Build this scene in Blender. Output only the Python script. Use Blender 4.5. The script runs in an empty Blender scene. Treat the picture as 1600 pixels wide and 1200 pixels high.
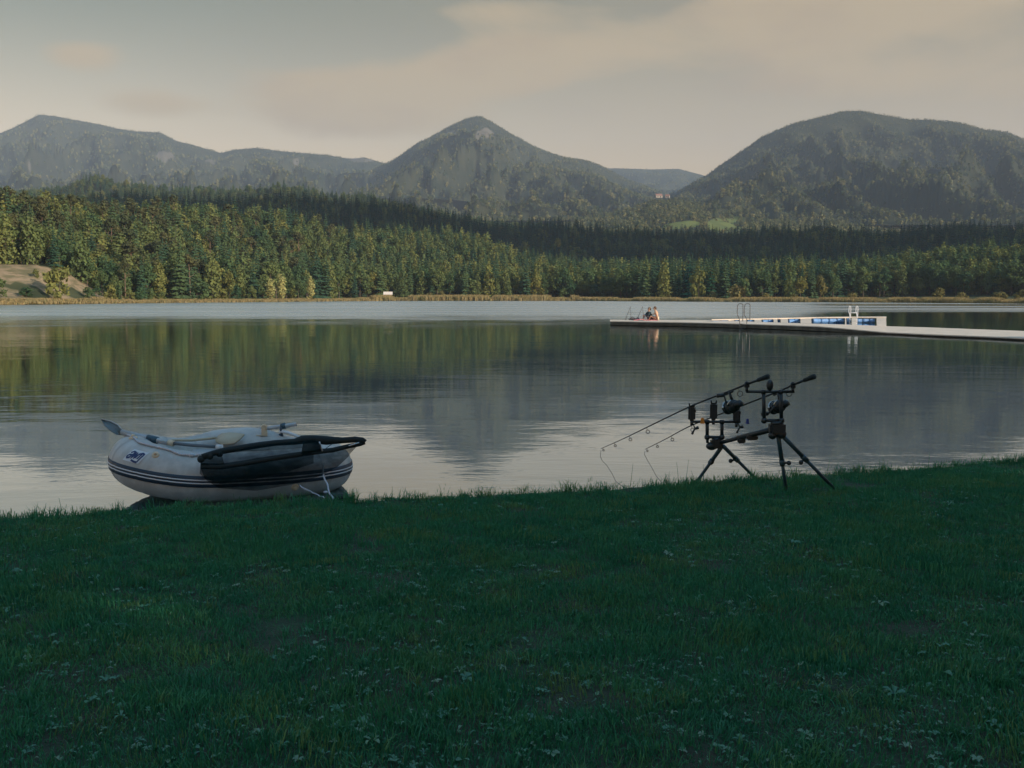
import bpy, bmesh, math, random
from mathutils import Vector, Matrix, noise
R = math.radians
rnd = random.Random(7)
S = bpy.context.scene

# ------------------------------------------------------------------ camera
CAMZ, PITCH, F = 1.95, 5.03, 1556.0
cam = bpy.data.cameras.new('camera'); cam.sensor_width = 36; cam.lens = 36 * F / 1600
cam.clip_start = 0.05; cam.clip_end = 40000
camo = bpy.data.objects.new('camera', cam); S.collection.objects.link(camo)
camo.location = (0, 0, CAMZ); camo.rotation_euler = (R(90 - PITCH), 0, 0)
S.camera = camo
CP, SP = math.cos(R(PITCH)), math.sin(R(PITCH))
def ray(px, py):
    cx, cy = (px - 800) / F, (600 - py) / F
    return Vector((cx, CP + cy * SP, -SP + cy * CP))
def atY(px, py, Y):
    d = ray(px, py); return Vector((0, 0, CAMZ)) + d * (Y / d.y)
def atZ(px, py, z):
    d = ray(px, py); return Vector((0, 0, CAMZ)) + d * ((z - CAMZ) / d.z)
def ae(px, py):
    d = ray(px, py); return d.x / d.y, d.z / d.y
def interp(pts, a):
    if a <= pts[0][0]: return pts[0][1]
    for i in range(len(pts) - 1):
        if a <= pts[i + 1][0]:
            p, q = pts[i], pts[i + 1]
            return p[1] + (q[1] - p[1]) * (a - p[0]) / (q[0] - p[0])
    return pts[-1][1]
def ua(pts):                       # (pixel column, value) -> (x/y slope, value)
    return [((u - 800) / F, v) for u, v in pts]
def sky_pts(pts):
    return [ae(u, v) for u, v in pts]

# ------------------------------------------------------------------ sun, sky, exposure
SUN_EL, SUN_AZ = 19.0, 126.0
sdir = Vector((math.sin(R(SUN_AZ)) * math.cos(R(SUN_EL)), math.cos(R(SUN_AZ)) * math.cos(R(SUN_EL)), math.sin(R(SUN_EL))))
sun = bpy.data.lights.new('sun', 'SUN'); sun.energy = 4.6; sun.angle = R(0.53); sun.color = (1.0, 0.87, 0.70)
suno = bpy.data.objects.new('sun', sun); S.collection.objects.link(suno)
suno.rotation_euler = sdir.to_track_quat('Z', 'Y').to_euler()
S.view_settings.view_transform = 'Standard'; S.view_settings.look = 'None'
S.view_settings.exposure = 0.6; S.view_settings.gamma = 1.0
S.cycles.use_denoising = True
S.cycles.max_bounces = 7; S.cycles.diffuse_bounces = 2; S.cycles.glossy_bounces = 3
S.cycles.transparent_max_bounces = 12; S.cycles.volume_bounces = 0
S.cycles.sample_clamp_indirect = 4.0

world = bpy.data.worlds.new('World'); S.world = world; world.use_nodes = True
class NT:
    """small helper to write node trees"""
    def __init__(s, tree): s.t = tree; s.n = tree.nodes; s.l = tree.links
    def node(s, typ, **kw):
        n = s.n.new(typ)
        for k, v in kw.items(): setattr(n, k, v)
        return n
    def set(s, sock, v):
        if hasattr(v, 'is_output') or isinstance(v, bpy.types.NodeSocket): s.l.new(v, sock)
        else: sock.default_value = v
    def math(s, op, a, b=None, c=None, clamp=False):
        n = s.node('ShaderNodeMath', operation=op); n.use_clamp = clamp
        s.set(n.inputs[0], a)
        if b is not None: s.set(n.inputs[1], b)
        if c is not None: s.set(n.inputs[2], c)
        return n.outputs[0]
    def mix(s, f, a, b, mode='MIX'):
        n = s.node('ShaderNodeMix', data_type='RGBA', blend_type=mode)
        s.set(n.inputs[0], f)
        for k, v in ((6, a), (7, b)): s.set(n.inputs[k], v if not (isinstance(v, tuple) and len(v) == 3) else v + (1,))
        return n.outputs[2]
    def noise(s, vec, scale, detail=4, rough=0.5, dist=0.0):
        n = s.node('ShaderNodeTexNoise'); n.inputs['Scale'].default_value = scale
        n.inputs['Detail'].default_value = detail; n.inputs['Roughness'].default_value = rough
        n.inputs['Distortion'].default_value = dist
        if vec is not None: s.l.new(vec, n.inputs['Vector'])
        return n.outputs['Fac']
    def mapping(s, vec, scale=(1, 1, 1), rot=(0, 0, 0), loc=(0, 0, 0)):
        n = s.node('ShaderNodeMapping'); s.l.new(vec, n.inputs[0])
        n.inputs['Scale'].default_value = scale; n.inputs['Rotation'].default_value = rot; n.inputs['Location'].default_value = loc
        return n.outputs[0]
    def ramp(s, f, stops):
        n = s.node('ShaderNodeValToRGB'); s.l.new(f, n.inputs[0]); e = n.color_ramp.elements
        while len(e) < len(stops): e.new(0.5)
        for i, (p, c) in enumerate(stops):
            e[i].position = p; e[i].color = (c + (1,)) if isinstance(c, tuple) else (c, c, c, 1)
        return n.outputs[0]
    def smooth(s, v, lo, hi, a=0.0, b=1.0):
        n = s.node('ShaderNodeMapRange', interpolation_type='SMOOTHSTEP')
        s.set(n.inputs[0], v)
        for k, x in zip((1, 2, 3, 4), (lo, hi, a, b)): n.inputs[k].default_value = x
        return n.outputs[0]
W = NT(world.node_tree)
for n in list(W.n): W.n.remove(n)
sky = W.node('ShaderNodeTexSky', sky_type='NISHITA', sun_disc=False)
sky.sun_elevation = R(SUN_EL); sky.sun_rotation = R(SUN_AZ); sky.air_density = 1.0; sky.dust_density = 2.0; sky.ozone_density = 1.0; sky.altitude = 500
tc = W.node('ShaderNodeTexCoord'); sp = W.node('ShaderNodeSeparateXYZ'); W.l.new(tc.outputs['Generated'], sp.inputs[0])
X, Y_, Z = sp.outputs
hor = W.math('SQRT', W.math('ADD', W.math('MULTIPLY', X, X), W.math('MULTIPLY', Y_, Y_)))
el = W.math('DIVIDE', Z, W.math('MAXIMUM', hor, 0.05))
az = W.math('ARCTAN2', X, Y_)
cv = W.node('ShaderNodeCombineXYZ'); W.l.new(az, cv.inputs[0]); W.l.new(W.math('MULTIPLY', el, 2.6), cv.inputs[1])
nz = W.noise(cv.outputs[0], 4.5, 7, 0.58, 0.3)
nz2 = W.noise(cv.outputs[0], 1.6, 5, 0.55, 0.2)
tot = None
def blob(px, py, sx, sy, amp):
    global tot
    a, e = ae(px, py); a = math.atan(a)
    da = W.math('DIVIDE', W.math('SUBTRACT', az, a), sx / F)
    de = W.math('DIVIDE', W.math('SUBTRACT', el, e), sy / F)
    r2 = W.math('ADD', W.math('MULTIPLY', da, da), W.math('MULTIPLY', de, de))
    g = W.math('MULTIPLY', W.math('EXPONENT', W.math('MULTIPLY', r2, -1.0)), amp)
    tot = g if tot is None else W.math('ADD', tot, g)
for b in [(130, 118, 62, 26, .95), (225, 178, 95, 26, .8), (520, 150, 130, 42, .8), (780, 100, 125, 42, .95), (560, 195, 170, 40, .75),
          (690, 140, 150, 40, .6), (750, 15, 150, 26, .5), (1150, 60, 320, 75, .85), (1500, 20, 260, 45, .8), (1350, 150, 380, 50, .35), (1650, 160, 200, 60, .6)]:
    blob(*b)
dens = W.math('ADD', tot, W.math('MULTIPLY', W.math('SUBTRACT', nz, 0.5), 1.6))
high = W.math('MULTIPLY', W.smooth(el, 0.33, 0.6), W.smooth(nz2, 0.42, 0.62))
cm = W.math('MAXIMUM', W.smooth(dens, 0.2, 0.9, 0, 0.9), W.math('MULTIPLY', high, 0.5))
# light cloud with slightly darker mauve undersides
shade = W.smooth(W.noise(cv.outputs[0], 6.0, 5, 0.55), 0.45, 0.7)
ccol = W.mix(shade, (3.8, 2.86, 1.62), (3.4, 2.5, 1.5))
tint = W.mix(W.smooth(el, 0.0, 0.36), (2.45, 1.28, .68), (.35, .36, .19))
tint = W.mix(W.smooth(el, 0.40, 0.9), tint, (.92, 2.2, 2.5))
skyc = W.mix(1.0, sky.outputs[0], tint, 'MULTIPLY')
veil = W.math('MULTIPLY_ADD', W.smooth(az, -0.55, 0.35), 0.42, 0.02)
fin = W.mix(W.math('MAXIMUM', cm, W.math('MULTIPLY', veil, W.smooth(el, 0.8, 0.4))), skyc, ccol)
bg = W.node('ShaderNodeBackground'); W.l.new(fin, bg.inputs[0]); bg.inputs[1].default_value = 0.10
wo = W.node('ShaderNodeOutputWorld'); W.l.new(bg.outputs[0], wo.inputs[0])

# ------------------------------------------------------------------ helpers: objects
def tag(o, label=None, cat=None, group=None, kind=None):
    if label: o['label'] = label
    if cat: o['category'] = cat
    if group: o['group'] = group
    if kind: o['kind'] = kind
    return o
def link(o, parent=None):
    S.collection.objects.link(o)
    if parent is not None:
        o.parent = parent
        o.matrix_parent_inverse = Matrix.Identity(4)
    return o
def empty(name, loc, label=None, cat=None, group=None):
    o = bpy.data.objects.new(name, None); o.empty_display_size = 0.2; o.location = loc; link(o)
    return tag(o, label, cat, group)
def mesh_obj(name, verts, faces, mats, parent=None, smooth=True, origin=None, mi=None, linkit=True):
    """mesh from WORLD coordinates; the object origin goes to origin / parent's location"""
    off = Vector(parent.location) if parent is not None else (Vector(origin) if origin is not None else Vector((0, 0, 0)))
    if parent is not None and parent.parent is not None: off = off + Vector(parent.parent.location)
    me = bpy.data.meshes.new(name)
    me.from_pydata([tuple(Vector(v) - off) for v in verts], [], faces); me.update()
    for m in (mats if isinstance(mats, (list, tuple)) else [mats]): me.materials.append(m)
    if mi: me.polygons.foreach_set('material_index', mi)
    if smooth: me.polygons.foreach_set('use_smooth', [True] * len(me.polygons))
    o = bpy.data.objects.new(name, me)
    if parent is None: o.location = off
    if linkit: link(o, parent)
    return o
class MB:
    """collects shapes (world coordinates) into one mesh"""
    def __init__(s): s.v = []; s.f = []; s.sm = []
    def add(s, vs, fs, sm=True):
        b = len(s.v); s.v += [Vector(v) for v in vs]; s.f += [tuple(b + i for i in f) for f in fs]; s.sm += [sm] * len(fs); return s
    def tube(s, pts, rad, n=8, caps=True):
        pts = [Vector(p) for p in pts]; m = len(pts)
        rr = rad if isinstance(rad, (list, tuple)) else [rad] * m
        vs = []; up = None
        for i, p in enumerate(pts):
            d = (pts[min(i + 1, m - 1)] - pts[max(i - 1, 0)]).normalized()
            if up is None:
                up = d.cross(Vector((0, 0, 1)));
                if up.length < .05: up = d.cross(Vector((1, 0, 0)))
                up.normalize()
            up = (up - d * up.dot(d)).normalized(); w = d.cross(up)
            for k in range(n):
                t = 2 * math.pi * k / n
                vs.append(p + (up * math.cos(t) + w * math.sin(t)) * rr[i])
        fs = [(i * n + k, i * n + (k + 1) % n, (i + 1) * n + (k + 1) % n, (i + 1) * n + k) for i in range(m - 1) for k in range(n)]
        if caps: fs += [tuple(range(n))[::-1], tuple((m - 1) * n + k for k in range(n))]
        return s.add(vs, fs)
    def box(s, c, size, rot=None, bev=0.0):
        bm = bmesh.new(); bmesh.ops.create_cube(bm, size=1)
        for v in bm.verts: v.co = Vector((v.co.x * size[0], v.co.y * size[1], v.co.z * size[2]))
        if bev: bmesh.ops.bevel(bm, geom=list(bm.edges), offset=bev, segments=2, affect='EDGES')
        M = rot.to_matrix() if hasattr(rot, 'to_matrix') else (rot or Matrix.Identity(3))
        vs = [M @ v.co + Vector(c) for v in bm.verts]; fs = [tuple(v.index for v in f.verts) for f in bm.faces]; bm.free()
        return s.add(vs, fs, False)
    def ball(s, c, r, seg=12, rings=8, sc=(1, 1, 1), rot=None):
        vs = [Vector((0, 0, 1))]
        for i in range(1, rings):
            t = math.pi * i / rings
            for k in range(seg):
                q = 2 * math.pi * k / seg
                vs.append(Vector((math.sin(t) * math.cos(q), math.sin(t) * math.sin(q), math.cos(t))))
        vs.append(Vector((0, 0, -1)))
        M = rot.to_matrix() if rot is not None else Matrix.Identity(3)
        vs = [M @ Vector((v.x * r * sc[0], v.y * r * sc[1], v.z * r * sc[2])) + Vector(c) for v in vs]
        fs = [(0, 1 + k, 1 + (k + 1) % seg) for k in range(seg)]
        for i in range(rings - 2):
            a = 1 + i * seg
            fs += [(a + k, a + seg + k, a + seg + (k + 1) % seg, a + (k + 1) % seg) for k in range(seg)]
        a = 1 + (rings - 2) * seg; e = len(vs) - 1
        fs += [(a + k, e, a + (k + 1) % seg) for k in range(seg)]
        return s.add(vs, fs)
    def torus(s, c, axis, R_, r, n=16, m=6):
        axis = Vector(axis).normalized(); u = axis.orthogonal().normalized(); w = axis.cross(u)
        pts = [Vector(c) + (u * math.cos(2 * math.pi * i / n) + w * math.sin(2 * math.pi * i / n)) * R_ for i in range(n)]
        vs = []
        for i, p in enumerate(pts):
            rd = (p - Vector(c)).normalized()
            for k in range(m):
                t = 2 * math.pi * k / m; vs.append(p + (rd * math.cos(t) + axis * math.sin(t)) * r)
        fs = [(i * m + k, ((i + 1) % n) * m + k, ((i + 1) % n) * m + (k + 1) % m, i * m + (k + 1) % m) for i in range(n) for k in range(m)]
        return s.add(vs, fs)
    def slab(s, outline, z0, z1):
        n = len(outline)
        vs = [(p[0], p[1], z0) for p in outline] + [(p[0], p[1], z1) for p in outline]
        fs = [tuple(range(n))[::-1], tuple(range(n, 2 * n))] + [(i, (i + 1) % n, n + (i + 1) % n, n + i) for i in range(n)]
        return s.add(vs, fs, False)
    def build(s, name, mat, parent=None, origin=None, label=None):
        o = mesh_obj(name, s.v, s.f, mat, parent, False, origin)
        o.data.polygons.foreach_set('use_smooth', s.sm)
        bm = bmesh.new(); bm.from_mesh(o.data); bmesh.ops.recalc_face_normals(bm, faces=bm.faces); bm.to_mesh(o.data); bm.free()
        if label: o['label'] = label
        return o

# ------------------------------------------------------------------ materials
def mat(name, col, rough=0.7, metal=0.0, spec=0.5, vary=0.0, vscale=5.0, bump=0.0, bscale=20.0, col2=None, emit=None):
    m = bpy.data.materials.new(name); m.use_nodes = True; T = NT(m.node_tree); b = T.n['Principled BSDF']
    b.inputs['Roughness'].default_value = rough; b.inputs['Metallic'].default_value = metal; b.inputs['Specular IOR Level'].default_value = spec
    tco = T.node('ShaderNodeTexCoord').outputs['Object']
    c2 = col2 or tuple(x * (1 - vary) for x in col)
    f = T.smooth(T.noise(tco, vscale, 5, 0.6), 0.35, 0.65)
    T.l.new(T.mix(f, col, c2), b.inputs['Base Color'])
    if bump:
        bn = T.node('ShaderNodeBump'); bn.inputs['Distance'].default_value = bump; T.l.new(T.noise(tco, bscale, 5, 0.6), bn.inputs['Height'])
        T.l.new(bn.outputs[0], b.inputs['Normal'])
    return m
def foliage(name, stops, trans=0.25, clump=0.0, gloss=0.0):
    """leaf material: colour by instance/object random, small patches of variation inside the crown"""
    m = bpy.data.materials.new(name); m.use_nodes = True; T = NT(m.node_tree)
    for n in list(T.n): T.n.remove(n)
    oi = T.node('ShaderNodeObjectInfo'); tco = T.node('ShaderNodeTexCoord').outputs['Object']
    base = T.ramp(oi.outputs['Random'], stops)
    nn = T.noise(tco, clump or 1.0, 3, 0.6)
    base = T.mix(T.smooth(nn, 0.35, 0.7, 0, 0.55), base, T.mix(1.0, base, (1.45, 1.35, 1.0), 'MULTIPLY'))
    d = T.node('ShaderNodeBsdfDiffuse'); T.l.new(base, d.inputs[0])
    t = T.node('ShaderNodeBsdfTranslucent'); T.l.new(base, t.inputs[0])
    mx = T.node('ShaderNodeMixShader'); mx.inputs[0].default_value = trans; T.l.new(d.outputs[0], mx.inputs[1]); T.l.new(t.outputs[0], mx.inputs[2])
    out = mx
    if gloss:
        g = T.node('ShaderNodeBsdfGlossy'); g.inputs['Roughness'].default_value = 0.35; g.inputs['Color'].default_value = (.8, .9, 1, 1)
        out = T.node('ShaderNodeMixShader'); out.inputs[0].default_value = gloss; T.l.new(mx.outputs[0], out.inputs[1]); T.l.new(g.outputs[0], out.inputs[2])
    o = T.node('ShaderNodeOutputMaterial'); T.l.new(out.outputs[0], o.inputs[0])
    return m
M = {}
M['spruce'] = foliage('spruce_needles', [(0, (.030, .068, .048)), (.5, (.048, .092, .054)), (.85, (.072, .115, .055)), (1, (.10, .13, .055))], .12, .5)
M['dark_spruce'] = foliage('dark_spruce_needles', [(0, (.006, .034, .030)), (.6, (.008, .042, .032)), (1, (.016, .055, .034))], .08, .5)
M['larch'] = foliage('larch_needles', [(0, (.085, .125, .055)), (.5, (.12, .15, .058)), (1, (.17, .18, .06))], .25, .5)
M['broad'] = foliage('broad_leaves', [(0, (.050, .10, .052)), (.5, (.090, .13, .055)), (.85, (.13, .16, .06)), (1, (.19, .19, .06))], .28, .45)
M['pine'] = foliage('pine_needles', [(0, (.050, .066, .036)), (1, (.085, .088, .042))], .12, .6)
M['poplar'] = foliage('poplar_leaves', [(0, (.34, .34, .15)), (1, (.40, .38, .17))], .3, .8)
M['bush'] = foliage('bush_leaves', [(0, (.12, .12, .05)), (1, (.20, .18, .075))], .25, .8)
M['shade'] = foliage('dense_leaves', [(0, (.04, .07, .03)), (1, (.05, .08, .03))], .1, .4)
M['reed'] = foliage('reed_stems', [(0, (.24, .19, .10)), (.5, (.30, .24, .13)), (1, (.17, .165, .075))], .2, .5)
M['far_tree'] = foliage('far_tree_crowns', [(0, (.038, .064, .042)), (.45, (.100, .122, .064)), (.8, (.17, .172, .085)), (1, (.22, .205, .10))], .1, .3)
M['grass'] = foliage('grass_blades', [(0, (.030, .165, .085)), (.5, (.040, .20, .092)), (.85, (.068, .21, .085)), (1, (.12, .21, .075))], .3, 90.0, .02)
M['weed'] = foliage('weed_leaves', [(0, (.032, .16, .080)), (.6, (.055, .20, .10)), (1, (.17, .26, .16))], .2, 3.0, .07)
M['bark'] = mat('bark', (.10, .075, .055), .9, vary=.5, vscale=3)
M['pine_bark'] = mat('pine_bark', (.20, .13, .09), .9, vary=.4, vscale=1.5)
M['soil'] = mat('lawn_soil', (.016, .045, .022), .95, vary=.4, vscale=3, bump=.02, bscale=12, col2=(.03, .036, .022))
M['hull'] = mat('boat_fabric', (.50, .49, .475), .5, vary=.22, vscale=6, bump=.004, bscale=6)
M['seam'] = mat('seam_tape_fabric', (.42, .42, .41), .55)
M['hull_low'] = mat('boat_fabric_floor', (.20, .21, .21), .6, vary=.15, vscale=4)
M['navy'] = mat('navy_rubber', (.012, .03, .055), .5)
M['white'] = mat('white_trim', (.62, .64, .68), .5)
M['rope'] = mat('white_rope', (.55, .56, .62), .8, vary=.25, vscale=60)
M['alu'] = mat('oar_tube', (.40, .43, .46), .4, metal=.3)
M['alu_dark'] = mat('oar_inner_tube', (.10, .13, .16), .45)
M['blade'] = mat('oar_blade_grey', (.12, .15, .16), .5)
M['beige'] = mat('oar_blade_beige', (.52, .43, .31), .5, vary=.1)
M['cap'] = mat('cream_plastic', (.62, .52, .38), .5)
M['black'] = mat('black_fabric', (.006, .016, .020), .8)
M['blackm'] = mat('black_metal', (.008, .018, .024), .45, spec=.6)
M['leg'] = mat('pod_leg_metal', (.04, .09, .13), .4, metal=.3)
M['carbon'] = mat('rod_carbon', (.012, .026, .032), .35)
M['chrome'] = mat('polished_metal', (.45, .47, .48), .25, metal=1)
M['steel'] = mat('dull_steel_tube', (.10, .10, .10), .5, metal=.2)
M['orange'] = mat('orange_plastic', (.75, .28, .05), .5)
M['bluep'] = mat('blue_plastic', (.02, .06, .30), .5)
M['barrel'] = mat('blue_float_plastic', (.14, .30, .60), .55, vary=.2, vscale=3)
M['sticker_blue'] = mat('sticker_blue', (.012, .03, .12), .5)
M['planks'] = mat('deck_boards', (.66, .56, .46), .8, vary=.15, vscale=1.5)
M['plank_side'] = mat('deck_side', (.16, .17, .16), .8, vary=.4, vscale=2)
M['skin'] = mat('skin', (.55, .34, .22), .6)
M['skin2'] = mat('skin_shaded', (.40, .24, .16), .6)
M['hair'] = mat('hair_brown', (.09, .05, .03), .7)
M['hair2'] = mat('hair_fair', (.20, .14, .09), .7)
M['cloth_dark'] = mat('dark_jacket', (.012, .03, .04), .8)
M['cloth_grey'] = mat('grey_trousers', (.10, .11, .13), .85)
M['pink'] = mat('pink_towel', (.62, .10, .14), .9, col2=(.70, .30, .30), vscale=6)
M['bagm'] = mat('grey_bag', (.07, .07, .08), .8)
M['wall'] = mat('hut_boards', (.34, .30, .26), .8)
M['rooft'] = mat('pale_roof', (.66, .58, .52), .7)
M['redroof'] = mat('red_roof', (.26, .14, .11), .8)
def net_material():
    m = bpy.data.materials.new('net_mesh'); m.use_nodes = True; T = NT(m.node_tree)
    for n in list(T.n): T.n.remove(n)
    tco = T.node('ShaderNodeTexCoord').outputs['Object']
    d = T.node('ShaderNodeBsdfDiffuse'); d.inputs[0].default_value = (.006, .018, .022, 1)
    tr = T.node('ShaderNodeBsdfTransparent')
    f = T.smooth(T.noise(T.mapping(tco, (3, 3, 6)), 3.0, 3, .5), .3, .7, .56, .76)
    mx = T.node('ShaderNodeMixShader'); T.l.new(f, mx.inputs[0]); T.l.new(tr.outputs[0], mx.inputs[1]); T.l.new(d.outputs[0], mx.inputs[2])
    o = T.node('ShaderNodeOutputMaterial'); T.l.new(mx.outputs[0], o.inputs[0]); return m
M['net'] = net_material()
def slope_material(name, base, base2, scale):
    """ground of hills: base cover, plus attribute-driven rock / meadow areas"""
    m = bpy.data.materials.new(name); m.use_nodes = True; T = NT(m.node_tree); b = T.n['Principled BSDF']
    b.inputs['Roughness'].default_value = .95; b.inputs['Specular IOR Level'].default_value = .1
    g = T.node('ShaderNodeNewGeometry').outputs['Position']
    c = T.mix(T.smooth(T.noise(g, scale, 6, .6), .35, .65), base, base2)
    at = T.node('ShaderNodeAttribute', attribute_name='cover'); s = T.node('ShaderNodeSeparateColor'); T.l.new(at.outputs['Color'], s.inputs[0])
    rock = T.mix(T.noise(g, scale * 6, 4, .6), (.14, .125, .11), (.07, .07, .058))
    c = T.mix(T.smooth(s.outputs[0], .3, .7), c, rock)
    mead = T.mix(T.noise(g, scale * 3, 4, .6), (.11, .14, .04), (.16, .18, .055))
    c = T.mix(T.smooth(s.outputs[1], .3, .7), c, mead)
    sand = T.mix(T.smooth(T.noise(T.mapping(g, (1, 1, 4)), .22, 6, .65), .38, .62), (.30, .22, .14), (.15, .13, .07))
    c = T.mix(T.smooth(s.outputs[2], .3, .7), c, sand)
    T.l.new(c, b.inputs['Base Color']); return m
M['slope'] = slope_material('wooded_slope', (.020, .028, .018), (.040, .044, .026), .02)
M['land'] = slope_material('valley_floor', (.075, .080, .038), (.035, .045, .022), .03)

def water_material():
    m = bpy.data.materials.new('lake_water'); m.use_nodes = True; T = NT(m.node_tree); b = T.n['Principled BSDF']
    g = T.node('ShaderNodeNewGeometry').outputs['Position']
    s = T.node('ShaderNodeSeparateXYZ'); T.l.new(g, s.inputs[0]); x, y, z = s.outputs
    T.n.remove(b)
    gl = T.node('ShaderNodeBsdfGlossy', distribution='MULTI_GGX'); gl.inputs['Color'].default_value = (.93, .98, .985, 1)
    df = T.node('ShaderNodeBsdfDiffuse'); df.inputs['Color'].default_value = (.002, .034, .044, 1)
    fr_ = T.node('ShaderNodeFresnel'); fr_.inputs['IOR'].default_value = 1.33
    # breeze zone: open water beyond ~60 m, ragged edge; the corner behind the dock on the right stays calm
    wob = T.math('MULTIPLY', T.math('SUBTRACT', T.noise(T.mapping(g, (.05, .055, 1)), 1.0, 7, .7), .5), 100)
    yy = T.math('ADD', y, wob)
    breeze = T.smooth(yy, 46, 112)
    side = T.math('SUBTRACT', x, T.math('MULTIPLY', y, .30))
    calm = T.math('MULTIPLY', T.smooth(T.math('ADD', side, T.math('MULTIPLY', wob, .15)), -4, 8), T.smooth(T.noise(T.mapping(g, (.004, .05, 1)), 1.0, 4, .6), .58, .44, 0, 1))
    calm2 = T.math('MULTIPLY', T.smooth(side, -3, 4), T.smooth(y, 150, 100))
    breeze = T.math('MULTIPLY', breeze, T.math('SUBTRACT', 1.0, T.math('MAXIMUM', calm, calm2)))
    streak = T.smooth(T.noise(T.mapping(g, (.012, .12, 1)), 1.0, 5, .65), .4, .62, .86, 1.0)
    br = T.math('MULTIPLY', breeze, streak)
    T.l.new(T.math('MULTIPLY_ADD', br, .25, .03), gl.inputs['Roughness'])
    # ripples: a slow swell, hand-wide ripples and fine chop
    n1 = T.noise(T.mapping(g, (.5, 1.0, 1), (0, 0, .15)), 1.0, 3, .5, .3)
    n2 = T.noise(T.mapping(g, (1.7, 4.2, 1), (0, 0, -.1)), 1.0, 3, .55, .2)
    n3 = T.noise(T.mapping(g, (7, 13, 1)), 1.0, 2, .5)
    patch = T.smooth(T.noise(T.mapping(g, (.10, .25, 1)), 1.0, 3, .6), .35, .65, .45, 1.25)
    h = T.math('ADD', T.math('MULTIPLY', n1, .0058), T.math('ADD', T.math('MULTIPLY', n2, .0024), T.math('MULTIPLY', n3, .0006)))
    h = T.math('MULTIPLY', h, T.math('MULTIPLY_ADD', br, 5.0, patch))
    bn = T.node('ShaderNodeBump'); bn.inputs['Distance'].default_value = 1.0; bn.inputs['Strength'].default_value = 1.0
    T.l.new(h, bn.inputs['Height']); T.l.new(bn.outputs[0], gl.inputs['Normal']); T.l.new(bn.outputs[0], fr_.inputs['Normal'])
    mx = T.node('ShaderNodeMixShader'); T.l.new(T.math('MULTIPLY', T.math('POWER', fr_.outputs[0], .51), 1.14, clamp=True), mx.inputs[0]); T.l.new(df.outputs[0], mx.inputs[1]); T.l.new(gl.outputs[0], mx.inputs[2])
    T.l.new(mx.outputs[0], T.n['Material Output'].inputs[0])
    return m
M['water'] = water_material()

# ------------------------------------------------------------------ near ground: lawn behind the shore line
shore_px = [(-60, 807), (0, 803), (180, 794), (300, 788), (430, 782), (530, 778), (700, 771), (900, 764), (1080, 752), (1200, 744), (1350, 735), (1500, 723), (1600, 718), (1700, 712)]
shore = [atZ(u, v - 8, .19) for u, v in shore_px]
shore = [(p.x, p.y) for p in shore]
shore = [(-90, -20), (-40, -1), (-14, 5.3)] + shore + [(12, 14.5), (22, 20), (40, 28), (70, 38), (110, 30), (160, -10)]
def shore_y(x): return interp(shore, x)
def lawn_z(x, y):
    d = shore_y(x) - y
    base = .135 + .022 * max(0, min(d, 12)) + .008 * max(0, min(d - 12, 60))
    base += .018 * (noise.noise(Vector((x * .7, y * .7, 3))) + .6 * noise.noise(Vector((x * 2.1, y * 2.1, 9))))
    if d < 0.16: base = min(base, .13 - (.16 - d) * 1.6)
    return base
def build_lawn():
    xs = []; x = -90.0
    while x < 160:
        xs.append(x); x += .14 if -8 < x < 9 else (1.0 if -20 < x < 30 else 5)
    ds = [-.8, -.3, -.1, 0, .05, .1, .16, .25] + [.25 + .14 * k for k in range(1, 78)] + [12, 14, 18, 25, 40, 70, 120, 200]
    vs = []; n = len(ds)
    for x in xs:
        ys = shore_y(x)
        for d in ds:
            j = .08 * noise.noise(Vector((x * 1.7, 0, 0))) + .05 * noise.noise(Vector((x * 5, 4, 0))) if d < .3 else 0
            y = ys - d + j; vs.append((x, y, lawn_z(x, y - j)))
    fs = [(i * n + k, (i + 1) * n + k, (i + 1) * n + k + 1, i * n + k + 1) for i in range(len(xs) - 1) for k in range(n - 1)]
    o = mesh_obj('lawn', vs, [f[::-1] for f in fs], M['soil']); tag(o, kind='structure')
build_lawn()
o = MB().add([(-9000, -3000, -1.4), (9000, -3000, -1.4), (9000, 9500, -1.4), (-9000, 9500, -1.4)], [(0, 1, 2, 3)]).build('ground', mat('lake_bed_and_plain', (.05, .06, .04), .95, vary=.3, vscale=.01)); tag(o, kind='structure')
# lake surface (one sheet, fine enough for clean shading)
o = MB().add([(-1500, -60, 0), (1500, -60, 0), (1500, 700, 0), (-1500, 700, 0)], [(0, 1, 2, 3)]).build('lake', M['water']); tag(o, kind='structure')

# ------------------------------------------------------------------ far land: shore flats, front hill, dark ridge, middle hill
Dsh = ua([(-700, 190), (0, 226), (60, 232), (170, 268), (260, 296), (400, 335), (600, 420), (900, 425), (1100, 362), (1350, 322), (1600, 268), (2300, 200)])
def crest(pts, dist, treeh):
    """tree-top line in the photo + distance table -> ground height table"""
    out = []
    for u, v in pts:
        a, e = ae(u, v); out.append((a, CAMZ + e * interp(dist, a) - treeh))
    return out
dA = ua([(-700, 430), (0, 450), (300, 510), (480, 560), (700, 640), (900, 640), (1100, 575), (1600, 510), (2300, 450)])
hA = crest([(-700, 270), (0, 290), (110, 294), (200, 303), (350, 320), (480, 340), (600, 350), (700, 360), (800, 388), (900, 408), (1000, 408), (1150, 404), (1300, 400), (1450, 388), (1600, 368), (1800, 355), (2300, 330)], dA, 17)
dB = ua([(-700, 900), (0, 880), (600, 960), (1000, 1000), (1600, 900), (2300, 850)])
hB = crest([(-700, 280), (0, 300), (200, 296), (300, 299), (420, 302), (490, 301), (560, 304), (620, 311), (700, 324), (800, 341), (900, 347), (1000, 350), (1100, 355), (1200, 353), (1400, 352), (1500, 344), (1600, 340), (1800, 330), (2300, 310)], dB, 20)
dM = ua([(-700, 1500), (2300, 1500)])
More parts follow.
